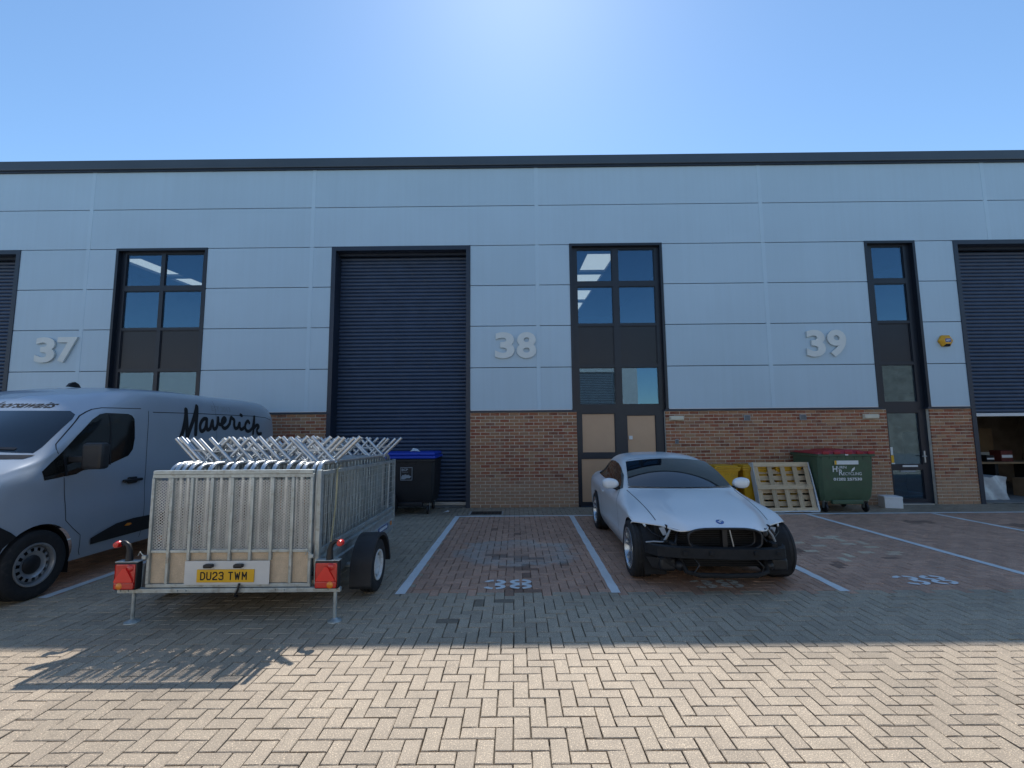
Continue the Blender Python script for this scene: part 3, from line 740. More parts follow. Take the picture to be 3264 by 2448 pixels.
def body_shell(ctrl, arches, step=0.025):
    """half body control grid -> mirrored dense shell with wheel arches cut; arches: (y, z, radius)"""
    G = herm(herm(ctrl, 0, step), 1, step*1.2); ni, nj = G.shape[:2]
    for _ in range(14): G[1:-1] += 0.5*((G[:-2]+G[2:])/2-G[1:-1])          # fair the surface lengthwise, then a little across
    for _ in range(3): G[:, 1:-1] += 0.4*((G[:, :-2]+G[:, 2:])/2-G[:, 1:-1])
    ins = np.zeros((ni, nj), bool); mv = G.copy()
    for (yc, zc, rr) in arches:
        dy, dz = G[..., 1]-yc, G[..., 2]-zc; d = np.hypot(dy, dz)
        side = np.abs(G[..., 0]) > 0.55
        a = side & (dz >= 0) & (d < rr); b = side & (dz < 0) & (np.abs(dy) < rr)
        k = rr/np.maximum(d, 1e-6)
        mv[..., 1] = np.where(a, yc+dy*k, np.where(b, yc+np.sign(dy+1e-9)*rr, mv[..., 1])); mv[..., 2] = np.where(a, zc+dz*k, mv[..., 2])
        ins |= a | b
    vs = []; fs = []
    for sg in (1, -1):
        o = len(vs); vs += [(p[0]*sg, p[1], p[2]) for p in mv.reshape(-1, 3)]
        for i in range(ni-1):
            for j in range(nj-1):
                q = ((i, j), (i+1, j), (i+1, j+1), (i, j+1))
                if all(ins[a] for a in q): continue
                f = [o+a*nj+b for a, b in q]; fs.append(f if sg > 0 else f[::-1])
    mb = MB(); mb.add(vs, fs)
    return mb
def weld(mb):
    bm = bmesh.new(); vv = [bm.verts.new(p) for p in mb.v]
    for f in mb.f:
        try: bm.faces.new([vv[i] for i in f])
        except ValueError: pass
    bmesh.ops.remove_doubles(bm, verts=bm.verts[:], dist=0.0005); bm.verts.index_update()
    out = MB(); out.add([v.co[:] for v in bm.verts], [[v.index for v in f.verts] for f in bm.faces]); bm.free(); return out
def bvh_of(mb): return BVHTree.FromPolygons([Vector(p) for p in mb.v], mb.f)
def cast(bvh, axis, a, b, sg):
    """axis 'x': (a,b)=(y,z) from side sg; 'y': (x,z) from the front; 'z': (x,y) from above"""
    if axis == 'x': o, d = Vector((5*sg, a, b)), Vector((-sg, 0, 0))
    elif axis == 'y': o, d = Vector((a, -12, b)), Vector((0, 1, 0))
    else: o, d = Vector((a, b, 6)), Vector((0, 0, -1))
    h = bvh.ray_cast(o, d)[0]
    return None if h is None else (h, -d)
def patch(bvh, poly, axis, sg=1, off=0.004, cell=0.06):
    """a skin laid over the body: outline in the projection plane, pushed off by off"""
    bm = bmesh.new(); vs = [bm.verts.new((p[0], p[1], 0)) for p in poly]; bm.faces.new(vs)
    x0, x1 = min(p[0] for p in poly), max(p[0] for p in poly); y0, y1 = min(p[1] for p in poly), max(p[1] for p in poly)
    for k in range(1, int((x1-x0)/cell)+1): bmesh.ops.bisect_plane(bm, geom=bm.verts[:]+bm.edges[:]+bm.faces[:], plane_co=(x0+k*cell, 0, 0), plane_no=(1, 0, 0))
    for k in range(1, int((y1-y0)/cell)+1): bmesh.ops.bisect_plane(bm, geom=bm.verts[:]+bm.edges[:]+bm.faces[:], plane_co=(0, y0+k*cell, 0), plane_no=(0, 1, 0))
    bmesh.ops.triangulate(bm, faces=bm.faces[:]); bm.verts.index_update()
    mb = MB(); return drape(mb, bvh, [(v.co.x, v.co.y) for v in bm.verts], [[v.index for v in f.verts] for f in bm.faces], axis, sg, off)
def drape(mb, bvh, pts, fs, axis, sg=1, off=0.004):
    out = []; bad = set()
    for i, p in enumerate(pts):
        c = cast(bvh, axis, p[0], p[1], sg)
        if c is None: bad.add(i); out.append((0, 0, 0))
        else: out.append(tuple(c[0]+c[1]*off))
    return mb.add(out, [f for f in fs if not any(i in bad for i in f)])
def seam(mb, bvh, poly, axis, w=0.007, sg=1, off=0.0025):
    P = []
    for a, b in zip(poly[:-1], poly[1:]):
        k = max(1, int(math.hypot(b[0]-a[0], b[1]-a[1])/0.04)); P += [(a[0]+(b[0]-a[0])*i/k, a[1]+(b[1]-a[1])*i/k) for i in range(k)]
    P.append(poly[-1]); v, f = ribbon(P, w, 0); return drape(mb, bvh, v, f, axis, sg, off)
def tyre(mb, c, r, w, rim_r, n=40):
    """axis x; carcass with shoulder and four tread grooves"""
    h = w/2; g = 0.007
    pr = [(rim_r, -h*.86), (rim_r+(r-rim_r)*.45, -h), (r-.03, -h*.97), (r-.008, -h*.84)]
    for a in (-.5, -.17, .17, .5): pr += [(r-.001, h*(a-.07)*1.1), (r-g, h*(a-.045)*1.1), (r-g, h*(a+.045)*1.1), (r-.001, h*(a+.07)*1.1)]
    pr += [(r-.008, h*.84), (r-.03, h*.97), (rim_r+(r-rim_r)*.45, h), (rim_r, h*.86)]
    return mb.lathe(pr, c, 'x', n)
def wheel(parent, c, r, w, rim_r, style, sg, rimmat):
    """sg: outer face towards +x or -x"""
    t = tyre(MB(), c, r, w, rim_r).build('wheel', 'rubber', parent, 35)
    h = w/2*sg; m = MB(); X = c[0]
    def L(pr, n=40): m.lathe([(a, b*sg) for a, b in pr], c, 'x', n)
    hw = w/2
    L([(rim_r+.006, hw*.88), (rim_r+.004, hw*.97), (rim_r-.012, hw*.96), (rim_r-.022, hw*.75), (rim_r-.03, -hw*.8)])
    if style == 'alloy':
        for k in range(5):
            for q in (-9, 9):
                a = R(72*k+q+90); b = R(72*k+q*1.5+90); d = R(5.0)
                ri, ro = 0.055, rim_r-.014; pts = []
                for rr, an, dd, xx in ((ri, R(72*k+90+q*.55), R(8), hw*.72), (ro, b, d*.62, hw*.86)):
                    for s2 in (-1, 1): pts.append((rr*math.cos(an+s2*dd), rr*math.sin(an+s2*dd), xx))
                vs = [(X+p[2]*sg, c[1]+p[0], c[2]+p[1]) for p in pts]+[(X+(p[2]-.045)*sg, c[1]+p[0], c[2]+p[1]) for p in pts]
                m.add(vs, [(0, 1, 3, 2), (4, 6, 7, 5), (0, 2, 6, 4), (1, 5, 7, 3)])
        L([(0.0, hw*.76), (.035, hw*.76), (.06, hw*.70), (.062, hw*.4)], 24)
    else:
        # pressed steel: dish with a ring of holes
        nh = 14 if style == 'steel' else 4; r1, r2 = rim_r*.64, rim_r*.80
        L([(0.0, hw*.62), (rim_r*.22, hw*.62), (rim_r*.30, hw*.55), (rim_r*.52, hw*.58), (r1, hw*.74)]); L([(r2, hw*.70), (rim_r*.90, hw*.52), (rim_r-.024, hw*.50)])
        for k in range(nh):
            for e in (0, 1):
                a0, a1 = 2*math.pi*(k+(.0 if e == 0 else .52))/nh, 2*math.pi*(k+(.52 if e == 0 else 1.0))/nh
                if e == 1: continue
                q = [(r1, a0, .74), (r1, a1, .74), (r2, a1, .70), (r2, a0, .70)]
                m.add([(X+hw*z*sg, c[1]+rr*math.cos(a), c[2]+rr*math.sin(a)) for rr, a, z in q], [(0, 1, 2, 3)])
    rim = m.build('rim', rimmat, t, 40)
    m = MB(); m.lathe([(0.0, hw*.15*sg), (rim_r-.03, hw*.15*sg)], c, 'x', 32); m.build('brake_disc', 'blackm' if style != 'alloy' else 'greyplastic', t)
    if style == 'steel':
        m = MB(); m.lathe([(0.0, hw*.80*sg), (rim_r*.34, hw*.76*sg), (rim_r*.44, hw*.62*sg), (rim_r*.45, hw*.5*sg)], c, 'x', 28); m.build('hub_cap', 'black', t, 40)
    return t
def arch_liner(parent, yc, zc, r, x0, x1):
    m = MB(); n = 18; pts = [(yc+r*math.cos(math.pi*k/n), zc+r*math.sin(math.pi*k/n)) for k in range(n+1)]; pts = [(yc+r, zc-.2)]+pts+[(yc-r, zc-.2)]
    vs = [(x0, a, b) for a, b in pts]+[(x1, a, b) for a, b in pts]; k = len(pts)
    m.add(vs, [(i, i+1, k+i+1, k+i) for i in range(k-1)]+[tuple(range(k, 2*k))]); return m.build('arch_liner', 'blackm', parent)

# ================================================================== VAN
VC = -6.09
van = thing('delivery_van', 'silver panel van with black script lettering on its side, parked by the trailer', 'van', (VC, -5.81, 0))
VO = 5.81
def vrow(y, pts, bulge=0.0): return [(x, y+VO-bulge*(1-(x/1.04)**2), z) for x, z in pts]
cg = [(.985, .28), (1.03, .45), (1.046, .82), (1.030, 1.02), (1.033, 1.25), (1.015, 1.62), (.985, 2.0), (.945, 2.19), (.86, 2.315), (.48, 2.375), (0, 2.39)]
def lowv(k=1.0): return [(.985*k, .28), (1.03*k, .45), (1.046*k, .82), (1.030*k, 1.01)]
VR = [
    vrow(-6.55, [(.60, .26), (.66, .40), (.68, .62), (.66, .80), (.62, .92), (.56, .96), (.48, .985), (.38, 1.0), (.26, 1.01), (.12, 1.015), (0, 1.02)], .42),
    vrow(-6.42, [(.86, .26), (.92, .42), (.93, .68), (.92, .88), (.88, 1.02), (.82, 1.08), (.73, 1.11), (.60, 1.13), (.42, 1.14), (.2, 1.15), (0, 1.155)], .40),
    vrow(-6.25, [(.95, .27), (1.0, .43), (1.01, .74), (1.01, .97), (.99, 1.15), (.95, 1.24), (.86, 1.28), (.70, 1.30), (.5, 1.31), (.25, 1.32), (0, 1.325)], .34),
    vrow(-6.05, lowv(.99)+[(1.02, 1.20), (.99, 1.32), (.93, 1.375), (.80, 1.40), (.60, 1.42), (.3, 1.44), (0, 1.445)], .28),
    vrow(-5.84, lowv()+[(1.033, 1.23), (1.0, 1.37), (.955, 1.44), (.86, 1.475), (.68, 1.50), (.35, 1.53), (0, 1.54)], .24),
    vrow(-5.52, lowv()+[(1.035, 1.25), (.995, 1.48), (.95, 1.66), (.875, 1.735), (.72, 1.77), (.38, 1.81), (0, 1.82)], .18),
    vrow(-5.20, lowv()+[(1.035, 1.25), (1.0, 1.58), (.955, 1.87), (.88, 1.985), (.73, 2.03), (.38, 2.065), (0, 2.075)], .13),
    vrow(-4.92, lowv()+[(1.035, 1.25), (1.01, 1.61), (.97, 1.95), (.90, 2.11), (.78, 2.20), (.42, 2.245), (0, 2.255)], .08),
    vrow(-4.5, [(a*.997, b-(.03 if b > 2.1 else 0)) for a, b in cg], .03), vrow(-4.0, cg), vrow(-2.6, cg), vrow(-1.5, cg),
    vrow(-1.16, [(a*.993, b-max(0, b-1.9)*.06) for a, b in cg]), vrow(-0.97, [(a*.975, b-max(0, b-1.5)*.14) for a, b in cg]), vrow(-0.89, [(a*.94, b-max(0, b-1.3)*.19+.01) for a, b in cg]),
    vrow(-0.87, [(a*.5, b-max(0, b-1.3)*.2) for a, b in cg]), vrow(-0.865, [(0, b-max(0, b-1.3)*.2) for a, b in cg])]
vb = weld(body_shell(VR, [(0.0, .36, .405), (3.585, .36, .405)], 0.03)); VB = bvh_of(vb)
vb.build('body', 'vansilver', van, 38)
for sg in (1, -1):
    for yc in (0, 3.585): arch_liner(van, yc, .36, .41, .99*sg, .62*sg)
    for yc in (0, 3.585): wheel(van, (.915*sg, yc, .355), .355, .235, .215, 'steel', sg, 'steelrim')
def vy(p): return [(a+VO, b) for a, b in p]
side_win = vy([(-5.60, 1.51), (-5.83, 1.32), (-5.81, 1.225), (-5.45, 1.262), (-5.36, 1.30), (-5.10, 1.315), (-4.72, 1.44), (-4.65, 1.52), (-4.62, 1.66), (-4.625, 1.92), (-4.66, 1.965), (-4.72, 1.985), (-5.02, 1.985), (-5.10, 1.965), (-5.2, 1.90), (-5.4, 1.71)])
for sg in (1, -1):
    g = patch(VB, side_win, 'x', sg, .004).build('side_window', 'sideglass', van, 60)
    m = MB(); seam(m, VB, vy([(-5.57, 1.47), (-5.57, 1.25)]), 'x', .03, sg, .008); m.build('window_bar', 'black', g); m = MB(); seam(m, VB, vy([(-4.98, 1.97), (-5.0, 1.34)]), 'x', .02, sg, .007); m.build('window_bar', 'black', g)
    m = MB()
    seam(m, VB, vy([(-5.59, 1.24), (-5.55, .95), (-5.54, .76), (-5.45, .66), (-5.34, .56), (-5.31, .37), (-5.28, .32)]), 'x', .007, sg)
    seam(m, VB, vy([(-5.63, 1.50), (-5.645, 1.56), (-5.63, 1.61), (-5.52, 1.72), (-5.3, 1.94), (-5.22, 1.99), (-5.15, 2.025), (-5.04, 2.05), (-4.5, 2.065)]), 'x', .009, sg)
    seam(m, VB, vy([(-4.38, 2.04), (-4.42, 1.4), (-4.42, .34)]), 'x', .007, sg)
    seam(m, VB, vy([(-4.30, 2.025), (-3.4, 2.045), (-1.75, 2.06), (-1.3, 2.045), (-1.08, 2.0)]), 'x', .010, sg)
    seam(m, VB, vy([(-2.9, 2.28), (-2.9, 1.2), (-2.9, .4)]), 'x', .005, sg)
    m.build('panel_seam', 'gap', van)
    ins = vy([(-5.20, .49), (-5.185, .415), (-4.9, .42), (-4.33, .425), (-3.3, .43), (-2.75, .43), (-2.75, .60), (-3.5, .615), (-4.35, .615), (-4.6, .62), (-4.86, .60), (-5.0, .56), (-5.12, .52)])
    patch(VB, ins, 'x', sg, .010).build('lower_cladding', 'black', van, 60)
    patch(VB, vy([(-6.40, .81), (-6.21, .82), (-6.10, .74), (-6.05, .69), (-6.16, .60), (-6.22, .45), (-6.23, .29), (-6.38, .29)]), 'x', sg, .008).build('bumper_corner', 'black', van, 60)
    patch(VB, vy([(-6.56, 1.26), (-6.2, 1.225), (-6.23, 1.09), (-6.3, .98), (-6.55, .92)]), 'x', sg, .006).build('headlight', 'clear', van, 60)
    patch(VB, vy([(-4.74, .545), (-4.70, .575), (-4.64, .57), (-4.62, .55), (-4.66, .535)]), 'x', sg, .016).build('marker_lamp', 'amber', van, 60)
    m = MB(); y0 = -4.80+VO
    m.bbox(1.035*sg if sg > 0 else -1.075, 1.075 if sg > 0 else -1.035, y0, y0+.30, 1.10, 1.135, .010); m.bbox(1.03*sg if sg > 0 else -1.06, 1.06 if sg > 0 else -1.03, y0+.08, y0+.22, 1.075, 1.16, .012)
    m.build('door_handle', 'black', van, 40)
    # mirror: arm and tall housing
    my = -5.55+VO
    m = MB(); bx = lambda a, b: (min(a*sg, b*sg), max(a*sg, b*sg))
    m.bbox(*bx(1.0, 1.20), my+.02, my+.10, 1.40, 1.47, .012); mi = m.build('mirror', 'greyplastic', van, 40)
    m = MB(); m.bbox(*bx(1.16, 1.40), my+.0, my+.13, 1.32, 1.62, .035); m.build('mirror_housing', 'greyplastic', mi, 40)
    m = MB(); m.box(*bx(1.19, 1.37), my+.131, my+.134, 1.36, 1.58); m.build('mirror_glass', 'carglass', mi)
    patch(VB, vy([(-1.06, 1.62), (-1.0, 1.60), (-.985, 1.0), (-1.06, 1.0)]), 'x', sg, .006).build('tail_lamp', 'redlens', van, 60)
ws = [(-.84, 1.955), (-.76, 2.0), (.76, 2.0), (.84, 1.955), (.865, 1.90), (.905, 1.58), (.90, 1.52), (.5, 1.55), (-.5, 1.55), (-.90, 1.52), (-.905, 1.58), (-.865, 1.90)]
g = patch(VB, ws, 'y', 1, .005).build('windscreen', 'carglass', van, 60)
m = MB(); seam(m, VB, [(.75, 1.57), (.2, 1.60), (-.3, 1.60)], 'y', .022, 1, .02); seam(m, VB, [(.1, 1.575), (-.5, 1.59), (-.85, 1.56)], 'y', .022, 1, .03); m.build('wiper', 'black', g)
patch(VB, [(-.93, 1.50), (-.5, 1.52), (.5, 1.52), (.93, 1.50), (.90, 1.465), (.4, 1.475), (-.4, 1.475), (-.90, 1.465)], 'y', 1, .012).build('scuttle_panel', 'black', van, 60)
patch(VB, [(-.60, .98), (.60, .98), (.66, .72), (-.66, .72)], 'y', 1, .01).build('grille', 'black', van, 60)
patch(VB, [(-.64, .66), (.64, .66), (.58, .28), (-.58, .28)], 'y', 1, .02).build('front_bumper', 'black', van, 60)
m = MB(); m.prism([(-.10, 0), (.10, 0), (.06, .05), (.0, .075), (-.06, .05)], lambda u, v, d: (-.13+d, -4.35+VO+u, 2.385+v), -.018, .018); m.build('roof_aerial', 'black', van)
# lettering on the side
SCR = [[(-3.791, 1.598), (-3.726, 1.735), (-3.67, 1.895), (-3.636, 2.028), (-3.63, 2.094)], [(-3.627, 2.094), (-3.631, 1.977), (-3.63, 1.836), (-3.621, 1.675)], [(-3.621, 1.675), (-3.546, 1.817), (-3.469, 1.962), (-3.403, 2.089), (-3.366, 2.159)], [(-3.366, 2.159), (-3.384, 2.048), (-3.417, 1.901), (-3.431, 1.715)],
       [(-3.159, 1.966), (-3.225, 1.969), (-3.293, 1.92), (-3.334, 1.84), (-3.311, 1.761), (-3.255, 1.762), (-3.187, 1.821), (-3.157, 1.939)], [(-3.151, 1.961), (-3.172, 1.832), (-3.142, 1.773), (-3.07, 1.811)], [(-3.071, 1.817), (-3.0, 1.976), (-3.011, 1.866), (-2.975, 1.79), (-2.908, 1.818), (-2.863, 1.913), (-2.853, 1.992)],
       [(-2.853, 1.992), (-2.862, 1.902), (-2.806, 1.87), (-2.709, 1.906), (-2.63, 1.97), (-2.681, 2.009), (-2.75, 1.961), (-2.773, 1.87), (-2.709, 1.809), (-2.617, 1.827), (-2.538, 1.897)], [(-2.538, 1.897), (-2.482, 2.027), (-2.439, 1.988), (-2.384, 1.971), (-2.409, 1.876), (-2.373, 1.806), (-2.295, 1.831)],
       [(-2.295, 1.831), (-2.223, 1.952), (-2.244, 1.837), (-2.188, 1.79), (-2.097, 1.833)], [(-2.185, 2.068), (-2.150, 2.057)], [(-1.921, 1.928), (-1.958, 1.971), (-2.047, 1.919), (-2.076, 1.833), (-2.005, 1.76), (-1.907, 1.773), (-1.822, 1.83)], [(-1.822, 1.83), (-1.745, 1.989), (-1.721, 2.111), (-1.759, 1.887), (-1.802, 1.723)], [(-1.787, 1.817), (-1.656, 1.902), (-1.565, 1.862), (-1.682, 1.799), (-1.627, 1.71), (-1.509, 1.725)]]
m = MB()
for i, st in enumerate(SCR):
    v, f = ribbon(smooth_poly(vy(st), 2), 0.074 if i < 4 else 0.064, 6); drape(m, VB, v, f, 'x', 1, .004+.0004*i)
m.build('script_lettering', 'blackm', van)
def van_text(txt, y0, y1, z0, z1, mat, bold=0.0, shear=0.0):
    vs, fs = text_geo(txt, bold, 0, shear); mb = MB()
    drape(mb, VB, [(y0+VO+(y1-y0)*a, z0+(z1-z0)*b) for a, b, c in vs], fs, 'x', 1, .004); return mb.build('small_lettering', mat, van)
van_text('EST.2013', -3.0, -2.47, 2.105, 2.195, 'stickgrey', .01)
vs, fs = text_geo('youroutdoorsawaits', .02, 0, .3); mb = MB()
drape(mb, VB, [(-.68+1.25*a, 2.022+.105*b-.012*a) for a, b, c in vs], fs, 'y', 1, .004); mb.build('header_lettering', 'gap', van)

# ================================================================== WHITE CONVERTIBLE, FRONT END STRIPPED
car = thing('convertible_car', 'white convertible with its front bumper and headlights missing, standing in a bay', 'car', (2.24, -5.15, 0), R(-1.6))
lo = [(.80, .18), (.86, .31), (.876, .48), (.882, .66)]
def crow(y, tops, low=None, yl=None):
    """tops: x,z (and own y) from shoulder to centre line"""
    L = [(a, (yl if yl is not None else y), b) for a, b in (low or lo)]
    return L+[(t[0], (t[2] if len(t) > 2 else y), t[1]) for t in tops]
CR = [
    [(.82, -.04, .30), (.85, -.05, .40), (.87, -.06, .50), (.876, -.09, .63), (.874, -.115, .650), (.845, -.15, .655), (.745, -.225, .652), (.60, -.345, .648), (.435, -.552, .630), (.26, -.578, .655), (0, -.588, .657)],
    [(.82, -.02, .30), (.85, -.02, .40), (.872, -.02, .50), (.880, -.03, .655), (.880, -.04, .680), (.848, -.07, .69), (.748, -.14, .688), (.61, -.25, .684), (.455, -.49, .672), (.27, -.515, .692), (0, -.525, .694)],
    [(.82, .06, .30), (.86, .06, .40), (.878, .06, .50), (.886, .05, .67), (.884, .05, .705), (.852, .04, .725), (.752, 0, .735), (.625, -.08, .738), (.48, -.33, .738), (.28, -.345, .750), (0, -.35, .754)],
    crow(.2, [(.882, .725, .24), (.845, .757, .22), (.75, .782, .2), (.64, .790, .15), (.50, .805, -.02), (.29, .815, -.03), (0, .822, -.03)], yl=.25),
    crow(.5, [(.872, .748, .5), (.83, .795, .5), (.745, .828, .48), (.66, .842, .42), (.52, .862, .30), (.29, .872, .28), (0, .878, .28)], yl=.5),
    crow(.74, [(.862, .765), (.805, .838), (.74, .872), (.67, .885, .72), (.53, .900, .62), (.29, .908, .56), (0, .912, .55)]),
    crow(.88, [(.862, .775), (.805, .868), (.765, .895), (.71, .915, .85), (.56, .922, .77), (.30, .926, .70), (0, .928, .68)]),
    crow(1.25, [(.868, .790), (.805, .885), (.75, .96), (.675, 1.065), (.545, 1.100, 1.13), (.29, 1.106, 1.05), (0, 1.106, 1.02)]),
    crow(1.60, [(.873, .803), (.80, .898), (.722, 1.045), (.632, 1.19), (.545, 1.240, 1.50), (.29, 1.272, 1.42), (0, 1.280, 1.40)]),
    crow(2.15, [(.878, .815), (.80, .908), (.722, 1.055), (.637, 1.215), (.535, 1.298), (.29, 1.342), (0, 1.352)]),
    crow(2.6, [(.884, .83), (.80, .925), (.712, 1.055), (.625, 1.205), (.52, 1.285), (.28, 1.326), (0, 1.334)]),
    crow(3.0, [(.878, .842), (.79, .937), (.69, 1.015), (.585, 1.125), (.47, 1.195), (.26, 1.235), (0, 1.243)]),
    crow(3.35, [(.858, .835), (.765, .925), (.69, .955), (.61, .985), (.47, 1.015), (.26, 1.035), (0, 1.04)]),
    crow(3.66, [(.825, .83, 3.63), (.74, .91, 3.66), (.66, .935, 3.68), (.6, .945), (.5, .953), (.3, .96), (0, .963)], [(.75, .24), (.82, .34), (.845, .5), (.85, .66)], 3.6),
    crow(3.80, [(.79, .80, 3.77), (.71, .87, 3.8), (.63, .90, 3.82), (.57, .91, 3.83), (.47, .92, 3.835), (.28, .925, 3.84), (0, .927, 3.84)], [(.72, .27), (.79, .36), (.81, .5), (.812, .66)], 3.76),
    [(0, 3.80, .27), (0, 3.82, .36), (0, 3.84, .5), (0, 3.85, .66), (0, 3.85, .80), (0, 3.85, .86), (0, 3.85, .89), (0, 3.85, .90), (0, 3.85, .91), (0, 3.85, .918), (0, 3.85, .92)]]
for _i in range(4, 13): _p = CR[_i][4]; CR[_i][4] = (_p[0]+.012, _p[1], _p[2]); _p = CR[_i][3]; CR[_i][3] = (_p[0]-.004, _p[1], _p[2])     # shoulder crease
cb = weld(body_shell(CR, [(0, .32, .352), (2.76, .32, .352)], 0.022)); CB = bvh_of(cb)
cb.build('body', 'carwhite', car, 38)
# rolled lip of bonnet and wings so the cut edge has thickness
lip = [(p[0], p[1]+.004, p[2]-.006) for p in herm(np.array(CR[0])[3:], 0, .03)]
MB().tube([(-p[0], p[1], p[2]) for p in lip[:-1]]+lip[::-1], .009, 6).build('bonnet_lip', 'carwhite', car, 60)
win = [(.93, .915), (1.25, 1.065), (1.55, 1.155), (1.80, 1.20), (2.1, 1.220), (2.4, 1.216), (2.62, 1.185), (2.82, 1.125), (2.96, 1.03), (3.02, .972), (2.98, .955), (2.0, .922), (1.2, .893), (.98, .885)]
for sg in (-1, 1):
    arch_liner(car, 0, .32, .358, .80*sg, .56*sg); arch_liner(car, 2.76, .32, .358, .84*sg, .56*sg)
    patch(CB, win, 'x', sg, .006, .035).build('side_window', 'sideglass', car, 60)
    m = MB(); seam(m, CB, [(.63*sg, -.24), (.655*sg, 0.0), (.69*sg, .4), (.715*sg, .72), (.73*sg, .82)], 'z', .008, 1, .002); m.build('bonnet_seam', 'gap', car)
    m = MB(); seam(m, CB, [(.95, .88), (.80, .76), (.72, .55), (.72, .25)], 'x', .006, sg); seam(m, CB, [(2.16, .91), (2.20, .7), (2.12, .35), (2.05, .22)], 'x', .006, sg); seam(m, CB, [(.72, .24), (2.05, .22)], 'x', .005, sg); m.build('door_seam', 'gap', car)
    m = MB(); m.bbox(*sorted((.885*sg, .905*sg)), 1.85, 2.08, .745, .775, .008); m.build('door_handle', 'carwhite', car, 40)
    # door mirror
    bm = bmesh.new(); bmesh.ops.create_uvsphere(bm, u_segments=20, v_segments=12, radius=1)
    for v in bm.verts:
        x, y, z = (math.copysign(abs(c)**.72, c) for c in v.co); k = 1 if y < 0 else .35
        v.co = Vector(((.915+.115*x+.02*z)*sg, 1.06+.075*y*k-.02*abs(x), .965+.075*z*(1-.25*max(0, -x)) - .01*x))
    bm.verts.index_update(); m = MB(); m.add([v.co[:] for v in bm.verts], [[v.index for v in f.verts] for f in bm.faces]); bm.free()
    mi = m.build('mirror', 'carwhite', car, 60)
    m = MB(); m.tube([(.79*sg, 1.07, .885), (.86*sg, 1.06, .905), (.90*sg, 1.06, .925)], [.035, .024, .026], 8); m.build('mirror_foot', 'black', mi, 60)
    for yc in (0, 2.76): wheel(car, (.79*sg, yc, .322), .322, .235, .232, 'alloy', sg, 'rimsilver')
m = MB(); _n, _k = 28, 18; _v = []
for q in range(_k+1):
    t = q/_k
    for p in range(_n+1):
        u = -1+2*p/_n; e = 1-u*u
        b_, t_ = Vector((.700*u, .865-.175*e, .934)), Vector((.592*u, 1.515-.125*e, 1.230+.052*e))
        c = b_.lerp(t_, t)+Vector((0, -.010, .012+.028*math.sin(math.pi*t))); _v.append(c[:])
m.add(_v, [(q*(_n+1)+p, q*(_n+1)+p+1, (q+1)*(_n+1)+p+1, (q+1)*(_n+1)+p) for q in range(_k) for p in range(_n)])
g = m.build('windscreen', 'carglass', car, 60)
m = MB(); seam(m, CB, [(-.575, 1.222), (-.28, 1.268), (0, 1.276), (.28, 1.268), (.575, 1.222)], 'y', .016, 1, .004); m.build('screen_seal', 'black', g)
m = MB(); seam(m, CB, [(-.25, .955), (.0, .985), (.04, .982)], 'y', .02, 1, .02); seam(m, CB, [(.02, .957), (.35, .965), (.55, .96)], 'y', .02, 1, .025); m.build('wiper', 'black', g)
m = MB(); seam(m, CB, [(-.70, .865), (-.55, .775), (-.3, .705), (0, .685), (.3, .705), (.55, .775), (.70, .865)], 'z', .016, 1, .003); m.build('scuttle_strip', 'black', car)
# soft-close roof seams
m = MB(); seam(m, CB, [(-.56, 1.58), (-.27, 1.49), (0, 1.47), (.27, 1.49), (.56, 1.58)], 'z', .008); seam(m, CB, [(-.58, 2.55), (0, 2.55), (.58, 2.55)], 'z', .007); m.build('roof_seam', 'gap', car)
# bonnet badge
bc = cast(CB, 'z', 0, -.485, 1)[0]; bn_ = CB.ray_cast(Vector((0, -.485, 6)), Vector((0, 0, -1)))[1]
bn_ = bn_ if bn_.z > 0 else -bn_
q = bn_.to_track_quat('Z', 'Y').to_matrix().to_4x4(); q.translation = bc+bn_*.003
bd = MB().lathe([(0, .004), (.036, .004), (.041, .002), (.041, -.004)], (0, 0, 0), 'z', 28).xf(q).build('badge', 'blue_e', car, 40)
m = MB(); m.add([(0, 0, .0052)]+[(.027*math.cos(R(a)), .027*math.sin(R(a)), .0052) for a in range(0, 91, 15)], [(0, i, i+1) for i in range(1, 7)]); m.add([(0, 0, .0052)]+[(.027*math.cos(R(a)), .027*math.sin(R(a)), .0052) for a in range(180, 271, 15)], [(0, i, i+1) for i in range(1, 7)])
m.xf(q).build('badge_quarter', 'sticker', bd)
m = MB(); put_text(m, 'BMW', lambda u, v, d: (u, v, .0054), -.017, .017, .029, .037, bold=.03); m.xf(q).build('badge_letters', 'sticker', bd)
# exposed front: bumper beam, ducts, cooler, brackets, wiring
m = MB()
pts = [(-.80, -.46), (-.72, -.60), (-.50, -.665), (0, -.69), (.42, -.665), (.62, -.60), (.70, -.46)]
vs = []
for x, y in pts: vs += [(x, y, .362-.02*x), (x, y+.012, .462-.02*x), (x, y+.075, .47-.02*x), (x, y+.075, .35-.02*x)]
m.add(vs, [(4*i+a, 4*i+(a+1) % 4, 4*i+4+(a+1) % 4, 4*i+4+a) for i in range(6) for a in range(4)]+[(0, 1, 2, 3), (27, 26, 25, 24)])
for x in (-.18, .28, .52, -.45): m.bbox(x-.02, x+.025, -.705+.06*abs(x), -.66, .40, .44, .006)
m.build('bumper_beam', 'blackm', car)
m = MB()
ring = [(.385*math.copysign(abs(math.cos(R(a)))**.55, math.cos(R(a))), .548+.112*math.copysign(abs(math.sin(R(a)))**.6, math.sin(R(a)))) for a in range(0, 360, 12)]
m.tube([(x, -.60-.02*(1-abs(x)/.4), z) for x, z in ring], .013, 8, True); m.tube([(x*.93, -.50, z) for x, z in ring], .018, 8, True)
